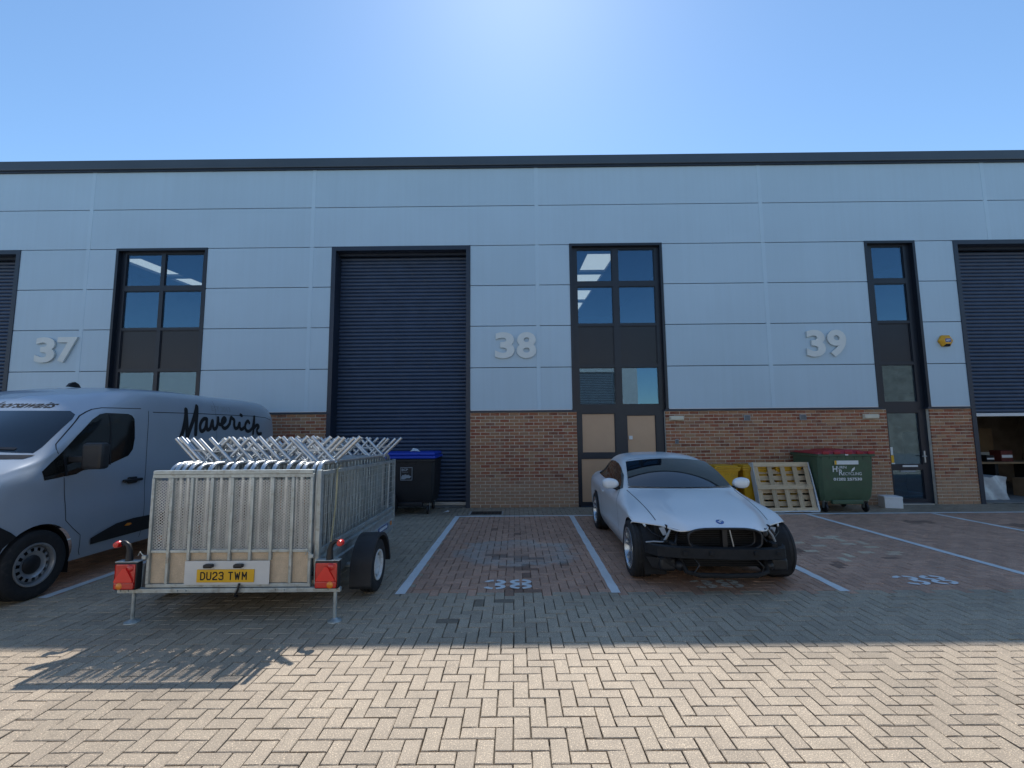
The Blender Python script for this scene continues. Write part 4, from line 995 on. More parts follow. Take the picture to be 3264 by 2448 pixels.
k = len(ring); m.add([(x, -.60-.02*(1-abs(x)/.4), z) for x, z in ring]+[(x*.93, -.50, .565+(z-.565)*.93) for x, z in ring], [(i, (i+1) % k, k+(i+1) % k, k+i) for i in range(k)])
m.box(-.025, .025, -.60, -.52, .46, .66); m.build('intake_duct', 'black', car, 50)
MB().tube([(.045, -.615, .655), (.075, -.625, .48)], .006, 6).build('latch_rod', 'alu', car)
m = MB(); m.box(-.62, .62, -.33, -.30, .20, .64); m.build('cooler_core', 'blackm', car)
m = MB()
for i in range(17): m.box(-.50, .50, -.345, -.331, .215+i*.024, .222+i*.024)
m.build('cooler_fins', 'greyplastic', car)
m = MB(); m.tube([(-.45, -.50, .33), (-.42, -.60, .215), (-.30, -.645, .195), (0, -.66, .19), (.30, -.645, .195), (.42, -.60, .215), (.45, -.50, .33)], .026, 8); m.bbox(-.30, .30, -.665, -.60, .168, .20, .008)
m.build('lower_crossmember', 'blackm', car, 50)
for sg in (-1, 1):
    m = MB(); m.lathe([(0, .01), (.035, .0), (.055, -.03), (.05, -.10)], (.47*sg, -.575, .262), 'y', 14, sgn=-1); m.bbox(*sorted((.50*sg, .68*sg)), -.54, -.40, .20, .34, .03); m.build('brake_duct', 'black', car, 50)
    m = MB(); m.bbox(*sorted((.50*sg, .56*sg)), -.58, .25, .40, .50, .01); m.bbox(*sorted((.44*sg, .66*sg)), -.30, .25, .50, .64, .015); m.build('chassis_rail', 'blackm', car, 40)
    m = MB(); m.box(*sorted((.55*sg, .563*sg)), -.42, 1.0, .18, .66); m.build('inner_wing', 'blackm', car)
    m = MB(); m.tube([(.60*sg, -.44, .49), (.565*sg, -.46, .56), (.52*sg, -.44, .635)], [.014, .014, .010], 6); m.tube([(.80*sg, -.45, .487), (.72*sg, -.48, .50), (.62*sg, -.48, .495)], .008, 6) if sg < 0 else None; m.add([(.60*sg, -.42, .55), (.64*sg, -.40, .63), (.58*sg, -.40, .64), (.56*sg, -.43, .56)], [(0, 1, 2, 3)]); m.build('headlight_bracket', 'stickgrey', car, 50)
    m = MB(); m.tube([(.74*sg, -.22, .62), (.70*sg, -.32, .56), (.62*sg, -.40, .53), (.57*sg, -.46, .47), (.60*sg, -.52, .36), (.66*sg, -.50, .31), (.64*sg, -.46, .36)], .007, 6); m.build('loose_cable', 'black', car, 60)
    m = MB(); m.tube([(.76*sg, -.20, .635), (.745*sg, -.235, .615)], .012, 8); m.build('cable_plug', 'sticker', car, 40)
rnd = random.Random(5)
for i in range(16):      # small oddments of the stripped nose: sensors, clips, hose ends, foam
    sg = rnd.choice((-1, 1)); x = sg*rnd.uniform(.40, .64); y = rnd.uniform(-.56, -.38); z = rnd.uniform(.24, .60); s_ = rnd.uniform(.012, .035)
    m = MB().bbox(-s_*rnd.uniform(.6, 1.6), s_, -s_, s_, -s_*rnd.uniform(.5, 1.2), s_, .004).xf(Matrix.Translation((x, y, z)) @ Matrix.Rotation(rnd.uniform(0, 3), 4, Vector((rnd.random(), rnd.random(), rnd.random()+.1))))
    m.flat = False; m.build('broken_clip', rnd.choice(('greyplastic', 'castiron', 'greyplastic', 'black')), car)
for pts, r_ in (([(-.38, -.36, .60), (-.46, -.45, .56), (-.50, -.50, .47), (-.46, -.52, .40)], .016), ([(.36, -.36, .58), (.47, -.42, .55), (.52, -.47, .46)], .014), ([(-.34, -.62, .36), (-.30, -.66, .30), (-.36, -.66, .22)], .008), ([(.30, -.64, .35), (.36, -.66, .28), (.34, -.64, .21)], .007)):
    MB().tube(pts, r_, 8).build('hose', 'black', car, 60)
m = MB().box(-.55, .55, .3, .32, .2, .85); m.build('bulkhead', 'blackm', car)
m = MB().box(-.74, .74, -.2, 3.4, .16, .185); m.build('underbody', 'blackm', car)
m = MB(); m.add([(-.80, -.43, .33), (-.62, -.56, .34), (-.50, -.56, .26), (-.62, -.50, .20), (-.74, -.44, .22)], [(0, 1, 2, 3, 4)]); m.build('torn_liner', 'greyplastic', car)

# ================================================================== TRAILER
TX0, TX1, TYR, TYF = -3.42, -1.845, -6.40, -3.64
TO = (-2.63, -5.6, 0)
tr = thing('cage_trailer', 'galvanised cage trailer with a mesh ramp gate, yellow number plate and tall mesh sides', 'trailer', TO)
def T(mb, name, mat, parent=tr, smooth=None): return mb.build(name, mat, parent, smooth, TO)
def zt(y): return 1.345-(y-TYR)*0.018            # cage top falls slightly towards the drawbar
T(MB().box(TX0+.02, TX1-.02, TYR+.03, TYF, .315, .345), 'floor', 'ply')
m = MB()
for x in (TX0+.02, TX1-.06): m.box(x, x+.04, TYR+.05, TYF, .25, .314)
for i in range(5): m.box(TX0+.061, TX1-.061, TYR+.2+i*.6, TYR+.24+i*.6, .26, .314)
T(m, 'chassis', 'galv')
bm_ = MB().bbox(-3.652, -1.608, TYR-.05, TYR-.005, .262, .302, .004)
for x in (-3.62, -3.55, -3.1, -3.02, -2.2, -2.12, -1.72, -1.64): bm_.lathe([(0, .008), (.007, .007), (.009, 0)], (x, TYR-.05, .282), 'y', 8, sgn=-1)
T(bm_, 'rear_beam', 'galv', smooth=40)
# gate
GY0, GY1 = TYR-.035, TYR-.003
gx0, gx1 = TX0+.012, TX1-.045
gate = T(MB().bbox(gx0, gx1, GY0, GY1, .306, .338, .004).bbox(gx0+.01, gx1-.005, GY0-.008, GY1+.01, 1.330, 1.366, .004).bbox(gx0, gx1, GY0, GY1, 1.296, 1.329, .004).bbox(gx0, gx1, GY0+.004, GY1, .612, .640, .004), 'ramp_gate', 'galv', smooth=40)
gw = gx1-gx0
for k in range(9):
    x = gx0+gw*k/8; x = min(max(x, gx0+.014), gx1-.014)
    z0 = .339 if k < 2 or k > 6 else .545
    T(MB().bbox(x-.013, x+.013, GY0-.006, GY1-.004, z0, 1.2955, .003), 'gate_bar', 'galv', gate, 40)
    if k in (2, 6): pass
m = MB()   # expanded metal
px, pz = .034, .0262; ex0, ex1, ez0, ez1 = gx0+.02, gx1-.02, .642, 1.294
nx, nz = int((ex1-ex0)/px), int((ez1-ez0)/pz)
for i in range(nx):
    for j in range(nz):
        cx, cz = ex0+(i+.5)*px, ez0+(j+.5)*pz; t = .0043; yA, yB = TYR-.017, TYR-.012
        for sx in (-1, 1):
            for sz in (-1, 1):
                a = (cx+sx*px/2, cz); b = (cx, cz+sz*pz/2)
                m.add([(a[0], yA, a[1]-t), (b[0], yB, b[1]-t), (b[0], yB-.002, b[1]+t), (a[0], yA-.002, a[1]+t)], [(0, 1, 2, 3)])
o = T(m, 'expanded_mesh', 'meshsteel', gate); o['kind'] = 'stuff'
T(MB().box(gx0+.015, gx1-.015, TYR-.012, TYR-.002, .34, .611), 'plywood_board', 'ply', gate)
pp = T(MB().bbox(-3.045, -2.262, GY0-.012, GY0-.0065, .332, .543, .002), 'backing_plate', 'plateal', gate)
npl = T(MB().bbox(-2.925, -2.398, GY0-.022, GY0-.0125, .355, .470, .004), 'number_plate', 'numyel', tr, 40)
m = MB(); GLY = {'D': [[(0, 0), (0, 1), (.6, 1), (1, .78), (1, .22), (.6, 0), (0, 0)]], 'U': [[(0, 1), (0, .2), (.22, 0), (.78, 0), (1, .2), (1, 1)]], '2': [[(0, .8), (.2, 1), (.8, 1), (1, .8), (1, .62), (0, .12), (0, 0), (1, 0)]],
       '3': [[(0, .85), (.2, 1), (.8, 1), (1, .85), (1, .65), (.8, .53), (.4, .53)], [(.8, .53), (1, .4), (1, .15), (.8, 0), (.2, 0), (0, .15)]], 'T': [[(0, 1), (1, 1)], [(.5, 1), (.5, 0)]], 'W': [[(-.08, 1), (.2, 0), (.5, .8), (.8, 0), (1.08, 1)]], 'M': [[(0, 0), (0, 1), (.5, .35), (1, 1), (1, 0)]]}
for ch, x in zip('DU23TWM', (-2.885, -2.829, -2.773, -2.717, -2.630, -2.568, -2.503)):
    m = MB(); k = 0
    for st in GLY[ch]:
        for a, b in zip(st[:-1], st[1:]):
            v, f = ribbon([(x+a[0]*.036, .382+a[1]*.062), (x+b[0]*.036, .382+b[1]*.062)], .0115, 5); k += 1
            m.add([(p, GY0-.0226-.00008*k, q) for p, q in v], f)
    T(m, 'plate_character', 'blackm', npl)
for x in (-2.81, -2.535): T(MB().bbox(x-.042, x+.04, GY0-.06, GY0-.0125, .487, .522, .012), 'plate_lamp', 'black', tr, 40)
# corner posts
for x, y in ((TX0-.012, TYR), (TX1-.03, TYR), (TX0-.012, TYF-.03), (TX1-.03, TYF-.03)):
    T(MB().bbox(x, x+.042, y, y+.042, .316, zt(y)+.012, .004), 'corner_post', 'galv', tr, 40)
# sides: lower steel panel with swages, mesh frame, wires
for sx, X in ((1, TX1), (-1, TX0)):
    m = MB(); y0, y1 = TYR+.044, TYF-.032; t = .012*sx
    def sb(za, zb, p0, p1): m.add([(X+p0*sx, y0, za), (X+p0*sx, y1, za), (X+p1*sx, y1, zb), (X+p1*sx, y0, zb)], [(0, 1, 2, 3)])
    sb(.275, .42, .0, .0); sb(.42, .435, .0, -.015); sb(.435, .49, -.015, -.015); sb(.49, .505, -.015, .0); sb(.505, .53, .0, .0); sb(.53, .545, .0, -.02); sb(.545, .575, -.02, -.02); sb(.575, .58, -.02, .012)
    sp_ = T(m, 'side_panel', 'galv')
    fr = MB(); xa, xb = sorted((X-.02*sx, X+.010*sx))
    fr.hexa([(xa, y0, zt(y0)-.035), (xb, y0, zt(y0)-.035), (xb, y1, zt(y1)-.035), (xa, y1, zt(y1)-.035), (xa, y0, zt(y0)), (xb, y0, zt(y0)), (xb, y1, zt(y1)), (xa, y1, zt(y1))])
    fr.hexa([(xa, y0, .582), (xb, y0, .582), (xb, y1, .582), (xa, y1, .582), (xa, y0, .625), (xb, y0, .625), (xb, y1, .612), (xa, y1, .612)])
    fr.box(xa, xb, y0, y0+.025, .626, zt(y0)-.036); fr.box(xa, xb, y1-.025, y1, .614, zt(y1)-.036)
    mf = T(fr, 'mesh_frame', 'galv')
    m = MB(); xw = X-.006*sx; k = int((y1-y0)/.05)
    for i in range(1, k): y = y0+(y1-y0)*i/k; m.tube([(xw, y, .60), (xw, y, zt(y)-.01)], .0022, 4, caps=False)
    for j in range(1, 9):
        f_ = j/9; m.tube([(xw+.003*sx, y0, .60+f_*(zt(y0)-.60)), (xw+.003*sx, y1, .60+f_*(zt(y1)-.60))], .0022, 4, caps=False)
    o = T(m, 'wire_mesh', 'galv', mf); o['kind'] = 'stuff'
m = MB()    # headboard
m.box(TX0+.03, TX1-.03, TYF-.028, TYF-.012, .316, .62); m.box(TX0+.03, TX1-.03, TYF-.03, TYF, zt(TYF)-.04, zt(TYF)); T(m, 'headboard', 'galv')
# wheels and mudguards
for sg, X in ((1, -1.575), (-1, -3.70)):
    r = wheel(tr, (X-TO[0], 0.0, .275), .275, .165, .155, 'plain', sg, 'whiterim')
    m = MB(); n = 16; xa, xb = (X-.12, X+.10) if sg > 0 else (X-.10, X+.12); rr = .345
    pr = [(-6.02, .26)]+[(-5.60+rr*1.05*math.cos(R(a)), .275+rr*.98*math.sin(R(a))) for a in range(165, 14, -10)]+[(-5.20, .26)]
    pr[0] = (pr[1][0]-.02, .16); k = len(pr)
    vs = [(xa, a, b) for a, b in pr]+[(xb, a, b) for a, b in pr]+[(xb, a+(-5.6-a)*.06, b-.03) for a, b in pr]+[(xa, a+(-5.6-a)*.06, b-.03) for a, b in pr]
    m.add(vs, [(q*k+i, q*k+i+1, ((q+1) % 4)*k+i+1, ((q+1) % 4)*k+i) for q in range(4) for i in range(k-1)]+[(0, k, 2*k, 3*k), (k-1, 4*k-1, 3*k-1, 2*k-1)])
    T(m, 'mudguard', 'greyplastic', tr, 35)
    T(MB().tube([(X-.1*sg, -5.6, .275), (-2.63, -5.6, .275)], .03, 8), 'axle', 'galv')
# tail lamps with reflector triangles, stalk markers
for sg, xa, xb in ((-1, -3.652, -3.448), (1, -1.828, -1.612)):
    hd = T(MB().bbox(xa, xb, TYR-.095, TYR-.02, .303, .545, .012), 'tail_lamp', 'black', tr, 40)
    T(MB().bbox(xa-.004, xb+.004, TYR-.09, TYR-.01, .546, .553, .002), 'lamp_shelf', 'galv', hd)
    cx = (xa+xb)/2; y = TYR-.0955
    T(MB().bbox(xa+.010, xb-.010, y-.005, y+.003, .313, .533, .01), 'lamp_lens', 'redlens', hd, 40); y -= .0055
    T(MB().prism([(-.085, .085), (.085, .085), (0, .205)] if False else [(cx-.088, .375), (cx+.075, .375), (cx+.078, .39), (cx+.012, .50), (cx-.012, .50), (cx-.09, .39)], lambda u, v, d: (u, y-d, v), 0, .012), 'reflector', 'redrefl', hd)
    T(MB().lathe([(0, .010), (.024, .008), (.032, 0)], (cx+.045, y, .498), 'y', 18, sgn=-1), 'brake_lens', 'redlens', hd, 50)
    T(MB().bbox(xa+.012, xb-.012, y-.010, y, .315, .372, .008), 'side_lens', 'redlens', hd, 40)
    T(MB().lathe([(0, .008), (.024, .006), (.031, .0)], (cx+.040*sg, y-.009, .343), 'y', 18, sgn=-1), 'indicator', 'amber', hd, 50)
    s_ = cx+.01*sg; m = MB(); m.tube([(s_, TYR-.05, .553), (s_+.0*sg, TYR-.05, .64), (s_+.015*sg, TYR-.05, .69), (s_+.05*sg, TYR-.05, .715), (s_+.075*sg, TYR-.05, .71)], [.032, .025, .022, .02, .022], 10)
    mk = T(m, 'marker_stalk', 'black', tr, 50)
    T(MB().lathe([(0, -.05), (.024, -.046), (.032, -.02), (.032, .0), (.0, .002)], (s_+.10*sg, TYR-.05, .702), 'y', 16), 'marker_lens', 'redlens', mk, 50)
# prop stands
for x in (-3.513, -1.66):
    lg = T(MB().tube([(x, TYR-.022, .30), (x, TYR-.022, .02)], .017, 10), 'prop_stand', 'galv', tr, 40)
    T(MB().lathe([(0, .03), (.02, .03), (.035, .016), (.062, .008), (.064, 0), (0, 0)], (x, TYR-.022, 0), 'z', 20), 'foot_plate', 'galv', lg, 40)
# badge, side marker, strap, latches, dangling lead, drawbar
bd = T(MB().box(TX1+.001, TX1+.006, -4.45, -3.98, .35, .425), 'maker_badge', 'blue_e'); T(MB().box(TX1+.0062, TX1+.0075, -4.40, -4.03, .37, .405), 'badge_panel', 'sticker', bd)
T(MB().bbox(TX1+.001, TX1+.012, -3.84, -3.79, .36, .42, .004), 'side_marker', 'amber', tr, 40)
m = MB(); v_ = [(-1.80, -5.98, 1.375), (-1.822, -6.02, 1.34), (-1.80, -6.10, 1.0), (-1.79, -6.24, .6), (-1.80, -6.33, .44)]
for a, b in zip(v_[:-1], v_[1:]): m.add([(a[0], a[1]-.02, a[2]), (a[0], a[1]+.02, a[2]), (b[0], b[1]+.02, b[2]), (b[0], b[1]-.02, b[2]), (a[0]-.003, a[1]-.02, a[2]), (a[0]-.003, a[1]+.02, a[2]), (b[0]-.003, b[1]+.02, b[2]), (b[0]-.003, b[1]-.02, b[2])], [(0, 1, 2, 3), (4, 7, 6, 5), (0, 3, 7, 4), (1, 5, 6, 2)])
T(m, 'ratchet_strap', 'strap')
for x in (gx0-.01, gx1+.01):
    T(MB().bbox(x-.02, x+.02, GY0-.03, GY0-.001, .565, .60, .006).tube([(x-.05, GY0-.03, .60), (x-.03, GY0-.035, .635), (x, GY0-.03, .60)], .005, 6), 'gate_latch', 'galv', gate, 40)
T(MB().tube([(-2.53, GY0-.02, .345), (-2.535, GY0-.035, .29), (-2.56, GY0-.03, .24), (-2.555, GY0-.0, .23)], .010, 8), 'trailing_lead', 'black', tr, 60)
m = MB(); m.tube([(TX0+.25, TYF, .30), (-2.63, TYF+1.15, .40)], .035, 8); m.tube([(TX1-.25, TYF, .30), (-2.63, TYF+1.15, .40)], .035, 8); m.tube([(-2.63, TYF+1.1, .40), (-2.63, TYF+1.4, .42)], .04, 8); T(m, 'drawbar', 'galv', tr, 40)
m = MB(); m.tube([(-2.55, TYF+.95, .75), (-2.55, TYF+.95, .10)], .024, 8); j_ = T(m, 'jockey_wheel', 'galv', tr, 40); T(MB().lathe([(.03, -.03), (.095, -.03), (.10, 0), (.095, .03), (.03, .03)], (-2.55, TYF+.95, .10), 'x', 20), 'jockey_tyre', 'rubber', j_, 40)

# steel crowd barriers stacked upside down in the cage
def make_barrier():
    e = thing('crowd_barrier', 'x', 'barrier', (0, 0, 0), group='steel crowd barriers packed in the cage trailer')
    L, H, z1 = 2.50, 1.05, 1.05; rc = .12
    pts = []
    for cy, cz, a0 in ((L-rc, z1-rc, 0), (rc, z1-rc, 90), (rc, rc, 180), (L-rc, rc, 270)):
        for k in range(6): a = R(a0+18*k); pts.append((0, cy+rc*math.cos(a), cz+rc*math.sin(a)))
    MB().tube(pts, .021, 8, True).build('frame', 'tubes', e, 60)
    b = MB()
    for k in range(1, 22): y = L*k/22; b.tube([(0, y, .02), (0, y, z1-.02)], .0075, 6, caps=False)
    b.build('infill_bars', 'galv', e, 60)
    for y in (.38, 2.17):
        f = MB()
        for sg, yy in ((-1, 0), (1, .035)): f.tube([(-.02*sg, y+yy, z1-.02), (.25*sg, y+yy, z1+.255)], .021, 8)
        f.tube([(-.12, y-.014, z1+.125), (.12, y+.05, z1+.125)], .006, 6)
        f.build('foot', 'tubes', e, 60)
    return e
b0 = make_barrier(); xs = [-3.352, -3.292, -3.232, -3.172, -3.06, -2.96, -2.86, -2.755, -2.65, -2.545, -2.44, -2.335, -2.23, -2.10, -2.04, -1.98, -1.92]
for i, x in enumerate(xs):
    o = b0 if i == 0 else copy_tree(b0)
    o.location = (x, TYR+.09+random.uniform(-.03, .05), .352+random.uniform(0, .02)); o.rotation_euler = (R(-.9), R(random.uniform(-1.0, 1.0)), R(random.uniform(-.4, .4)))
    o['label'] = ('leftmost steel crowd barrier in the trailer, beside the van' if i == 0 else 'rightmost steel crowd barrier in the trailer, against the mesh side' if i == len(xs)-1 else
                  '%s steel crowd barrier from the left in the cage trailer, feet up' % ['', 'second', 'third', 'fourth', 'fifth', 'sixth', 'seventh', 'eighth', 'ninth', 'tenth', 'eleventh', 'twelfth', 'thirteenth', 'fourteenth', 'fifteenth', 'sixteenth'][i])

# ================================================================== BINS, PALLET, ODDMENTS
def caster(e, x, y, r=.095, w=.045, mat='black'):
    m = MB().lathe([(.02, -w/2), (r-.01, -w/2), (r, -w/4), (r, w/4), (r-.01, w/2), (.02, w/2)], (x, y, r), 'x', 18); k = m.build('castor', mat, e, 40)
    f = MB(); f.add([(x-w*.8, y-.03, r*.9), (x-w*.8, y+.03, r*.9), (x-w*.7, y+.05, .23), (x-w*.7, y-.05, .23), (x+w*.8, y-.03, r*.9), (x+w*.8, y+.03, r*.9), (x+w*.7, y+.05, .23), (x+w*.7, y-.05, .23)], [(0, 1, 2, 3), (4, 7, 6, 5)]); f.box(x-.05, x+.05, y-.05, y+.05, .225, .24)
    f.build('fork', 'galv', k)
def four_wheel_bin(name, lb, loc, w, d, h, body, lid, rzz=0, flat=True):
    e = thing(name, lb, 'bin', loc, rzz)
    m = MB(); zb = .23; a, b = w/2, d/2; k = .93
    secs = [(zb, .86, .80), (zb+.10, .92, .88), (zb+.32, .955, .93), (h-.10, .985, .985)]
    vs = []
    for z, fx, fy in secs:
        X, Y, c = a*fx, b*fy, .06
        vs += [(-X+c, -Y, z), (X-c, -Y, z), (X, -Y+c, z), (X, Y-c, z), (X-c, Y, z), (-X+c, Y, z), (-X, Y-c, z), (-X, -Y+c, z)]
    n = len(secs); m.add(vs, [(i*8+j, i*8+(j+1) % 8, (i+1)*8+(j+1) % 8, (i+1)*8+j) for i in range(n-1) for j in range(8)]+[tuple(range(7, -1, -1))])
    m.build('body', body, e, 30)
    MB().bbox(-a-.01, a+.01, -b-.01, b+.01, h-.10, h-.045, .012).build('rim', body, e, 40)
    m = MB()
    for j in range(7):
        x = -a*.88+a*1.76*j/6; m.add([(x-.012, -b+.004, h-.101), (x+.012, -b+.004, h-.101), (x, -b*.985+.004, h-.17), (x, -b-.008, h-.101)], [(0, 1, 3), (0, 3, 2), (3, 1, 2)])
    m.build('rib', body, e)
    MB().bbox(-a*.55, a*.55, -b*.90, -b*.70, .17, .26, .02).build('base_skirt', body, e, 40)
    for x in (-a*.72, a*.72):
        for y in (-b*.68, b*.68): caster(e, x, y)
    return e
# green bin with red lid
gb = four_wheel_bin('wheeled_bin', 'green four-wheeled recycling bin with red lid and white lettering', (6.86, -.56, 0), 1.16, .98, 1.245, 'bingreen', 'binred')
m = MB(); bmm = bmesh.new(); bmesh.ops.create_grid(bmm, x_segments=24, y_segments=12, size=1)
for v in bmm.verts:
    x, y = v.co.x, v.co.y; z = 1.205+.045*(1-x*x)**.5*(1-.3*y)+.02*(abs(math.sin(x*9)) > .72)*(1-abs(y)*.2); z += .012*math.sin(x*3+1)
    if abs(x) > .97 or abs(y) > .97: z = 1.19+.012*math.sin(x*4)
    v.co = Vector((x*.585, y*.49, z+.03*(y+1)*.4))
bmm.verts.index_update(); m.add([v.co[:] for v in bmm.verts], [[v.index for v in f.verts] for f in bmm.faces]); bmm.free()
ld = m.build('lid', 'binred', gb, 40)
for j in range(5): MB().bbox(-.5+j*.235, -.36+j*.235, -.515, -.475, 1.195, 1.255, .012).build('lid_rib', 'binred', ld, 40)
GX, GY = 6.86, -.56
gf = lambda u, v, d: (u-GX, -.4855-d*.2+.018*(1.0-v), v)
lt = MB(); put_text(lt, 'H', gf, 6.56, 6.655, .835, .955, bold=.02); put_text(lt, 'URN', gf, 6.662, 6.845, .900, .955, bold=.01); put_text(lt, 'R', gf, 6.685, 6.768, .765, .885, bold=.02); put_text(lt, 'ECYCLING', gf, 6.772, 7.15, .765, .825, bold=.01); put_text(lt, '01202 257530', gf, 6.565, 7.15, .655, .715, bold=.04)
lt.add([gf(u, v, .01) for u, v in ((6.93, .835), (6.965, .90), (7.02, .935), (7.01, .88), (6.975, .85))], [(0, 1, 2, 3, 4)]); lt.build('bin_lettering', 'sticker', gb)
MB().box(6.60-GX, 7.09-GX, -.4995, -.492, .985, 1.065).build('bin_label', 'sticker', gb); MB().box(6.60-GX, 6.64-GX, -.5015, -.4996, .985, 1.065).build('label_tip', 'numyel', gb)
MB().box(-.03, .03, -.506, -.502, 1.17, 1.205).build('lock_tag', 'sticker', gb)
# black bin with blue lid
kb = four_wheel_bin('wheeled_bin', 'black four-wheeled bin with blue lid against the closed shutter', (-2.28, -.42, 0), 1.17, .98, 1.20, 'binblack', 'binblue')
m = MB(); m.bbox(-.60, .60, -.52, .50, 1.165, 1.225, .02); m.bbox(-.58, .585, -.50, .48, 1.226, 1.30, .03); m.build('lid', 'binblue', kb, 40)
st = MB().box(-.135, .115, -.4955, -.4885, .72, .99).build('sticker', 'black', kb)
m = MB()
for q in ((-.135, .115, .98, .99), (-.135, .115, .72, .73), (-.135, -.125, .73, .98), (.105, .115, .73, .98)): m.box(q[0], q[1], -.4975, -.4956, q[2], q[3])
put_text(m, 'BCP', lambda u, v, d: (u, -.4975, v), -.11, .025, .915, .965, bold=.04); put_text(m, 'Council', lambda u, v, d: (u, -.4975, v), -.105, .025, .880, .905, bold=.0)
m.add([(x, -.4977, z) for x, z in ((-.12, .745), (-.05, .742), (.0, .765), (.06, .765), (.10, .80), (.06, .815), (.03, .84), (.01, .825), (-.03, .845), (-.06, .83), (-.09, .83), (-.12, .79))], [tuple(range(12))])
m.build('sticker_print', 'stickgrey', st)
pg = MB(); pg.add([(-.08, -.1, 0), (.02, -.16, .02), (.13, -.06, .0), (.06, .02, .05), (-.03, .0, .075)], [(0, 1, 2, 3, 4)]); pg.add([(-.08, -.1, -.004), (.02, -.16, .016), (.13, -.06, -.004), (.06, .02, .046), (-.03, .0, .071)], [(4, 3, 2, 1, 0)])
p_ = pg.build('paper_scrap', 'paper'); p_.location = (-2.22, -.45, 1.306); tag(p_, 'crumpled white paper lying on the blue bin lid', 'paper')
pg = MB(); pg.add([(-.09, -.03, 0), (-.02, -.05, .012), (.0, .02, .03), (-.05, .03, .01), (.05, -.02, .025), (.09, -.01, .0), (.06, .04, .006)], [(0, 1, 2, 3), (1, 4, 6, 2), (4, 5, 6)]); p_ = pg.build('paper_scrap', 'paper'); p_.location = (-1.47, -.55, .004)
tag(p_, 'crumpled white paper scrap on the paving before the closed shutter', 'paper')
bgm = MB().tube([(0, 0, 0), (0, 0, .12), (.02, 0, .3), (.04, 0, .42), (.02, 0, .5)], [.10, .17, .16, .10, .03], 12); b_ = bgm.build('refuse_sack', 'black', None, 60); b_.location = (-2.62, -1.02, 0); tag(b_, 'slumped black refuse sack leaning on the blue-lidded bin', 'sack')
# yellow two-wheel bins
def wheelie(loc, rzz, lb):
    e = thing('wheelie_bin', lb, 'bin', loc, rzz, 'yellow wheelie bins against the brick wall')
    m = MB(); secs = [(.06, .20, .22), (.5, .235, .26), (.84, .255, .30)]; vs = []
    for z, a, b in secs: c = .03; vs += [(-a+c, -b, z), (a-c, -b, z), (a, -b+c, z), (a, b, z), (-a, b, z), (-a, -b+c, z)]
    m.add(vs, [(i*6+j, i*6+(j+1) % 6, (i+1)*6+(j+1) % 6, (i+1)*6+j) for i in range(2) for j in range(6)]+[tuple(range(5, -1, -1))]); m.build('body', 'binyellow', e, 30)
    MB().bbox(-.275, .275, -.32, .30, .84, .885, .01).build('rim', 'binyellow', e, 40)
    l_ = MB().bbox(-.285, .285, -.335, .31, .887, .925, .012).bbox(-.25, .25, -.29, .27, .9255, .955, .012).build('lid', 'binyellow', e, 40)
    MB().tube([(-.22, .345, .90), (.22, .345, .90)], .016, 8).build('handle', 'binyellow', e, 40)
    for x in (-.24, .24): MB().lathe([(.02, -.03), (.10, -.03), (.105, 0), (.10, .03), (.02, .03)], (x, .24, .105), 'x', 18).build('wheel', 'rubber', e, 40)
    return e
wheelie((4.52, -.42, 0), R(2), 'yellow wheelie bin behind the car mirror, left of the pallet')
wheelie((5.18, -.36, 0), R(-3), 'yellow wheelie bin half hidden behind the leaning pallet')
wheelie((5.85, -.36, 0), R(2), 'yellow wheelie bin almost wholly behind the pallet, beside the green bin')
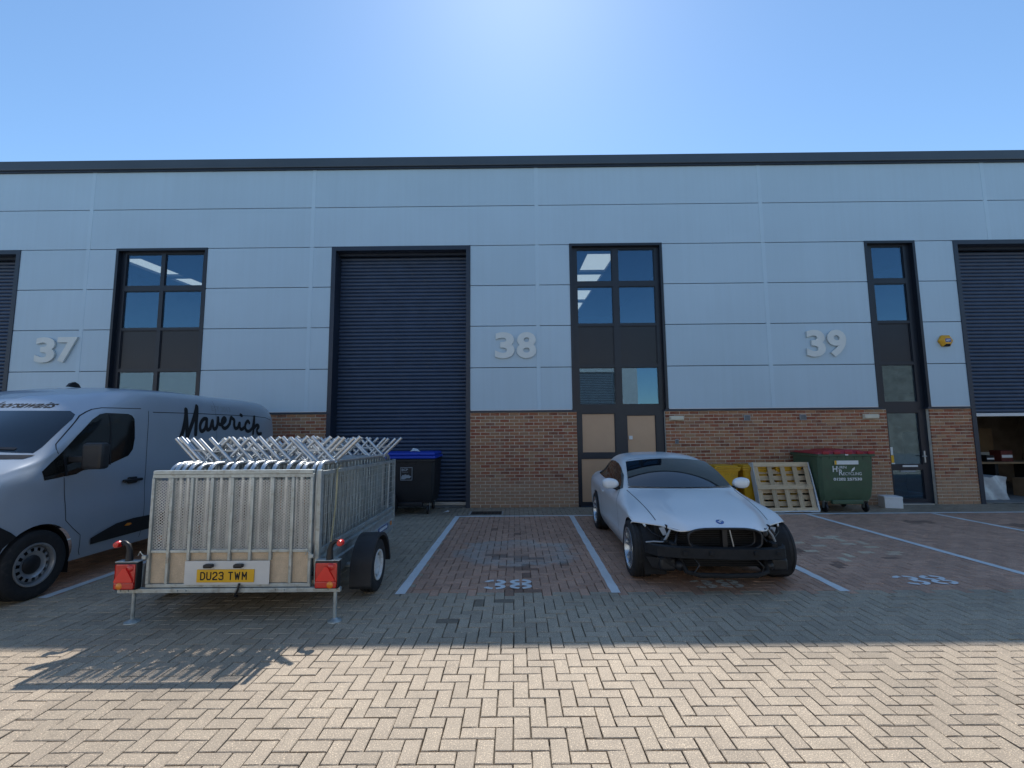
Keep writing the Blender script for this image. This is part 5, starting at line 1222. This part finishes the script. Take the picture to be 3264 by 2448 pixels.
# pallet leaning on the yellow bins
pal = thing('wooden_pallet', 'pale wooden pallet leaning upright, partly wrapped in stretch film', 'pallet', (5.66, -.98, 0.0)); PW, PH = 1.16, 1.04
LM = Matrix.Translation((0, 0, 0.012)) @ Matrix.Rotation(R(-15.0), 4, 'X')     # lean back
def plank(x0, x1, y0, y1, z0, z1):
    c = Vector(((x0+x1)/2, (y0+y1)/2, (z0+z1)/2)); L, A, B = x1-x0, y1-y0, z1-z0
    m = MB(); vert = B > L
    if vert: m.bbox(-B/2, B/2, -A/2, A/2, -L/2, L/2, .003)
    else: m.bbox(-L/2, L/2, -A/2, A/2, -B/2, B/2, .003)
    o = m.build('plank', 'wood', pal, 40)
    o.matrix_local = LM @ Matrix.Translation(c) @ (Matrix.Rotation(R(90), 4, 'Y') if vert else Matrix.Identity(4)) @ Matrix.Rotation(random.uniform(-.004, .004), 4, 'Y')
for z in (0.0, .47, .945): plank(-PW/2, PW/2, -.020, 0, z, z+.095)                     # bottom boards nearest the camera
for x in (-.58, -.285, -.015, .245, .485): plank(x, x+.095, .001, .021, .0, PH)
for z in (0.0, .47, .945):
    for x in (-.58, -.05, .48): plank(x, x+.1, .022, .098, z, z+.095)
for k in range(8): plank(-PW/2, PW/2, .10, .12, .005+k*.134, .005+k*.134+.098)
wr = MB()
for (xa, xb) in ((-.60, -.585), (.585, .60)):
    pts = [(xa if xa < 0 else xb, y, z) for y, z in ((-.026, 0), (-.03, .3), (-.024, .6), (-.03, 1.04), (.13, 1.05), (.135, .6), (.13, 0))]
    wr.add([(p[0]+.004*math.sin(p[2]*23), p[1], p[2]) for p in pts]+[(p[0]*.985, p[1], p[2]) for p in pts], [(i, i+1, 8+i, 7+i) for i in range(6)]+[tuple(range(7))])
wr.tube([(-.55, -.03, .02), (-.2, -.035, .01), (.2, -.03, .02), (.57, -.035, .012), (.62, .02, .02)], [.012, .016, .014, .022, .02], 7); wr.tube([(.60, -.02, .03), (.605, -.02, .4), (.60, -.02, .75), (.59, 0, 1.03)], [.022, .014, .012, .016], 7)
o = wr.build('stretch_film', 'wrap', pal, 60); o.matrix_local = LM
# white polystyrene box by the glass door
px_ = thing('polystyrene_box', 'white polystyrene box on the paving beside the glass door', 'box', (8.22, -.36, 0), R(-14))
MB().bbox(-.17, .17, -.15, .15, 0, .20, .008).build('base', 'poly', px_, 40); MB().bbox(-.175, .175, -.155, .155, .202, .25, .008).build('lid', 'poly', px_, 40)
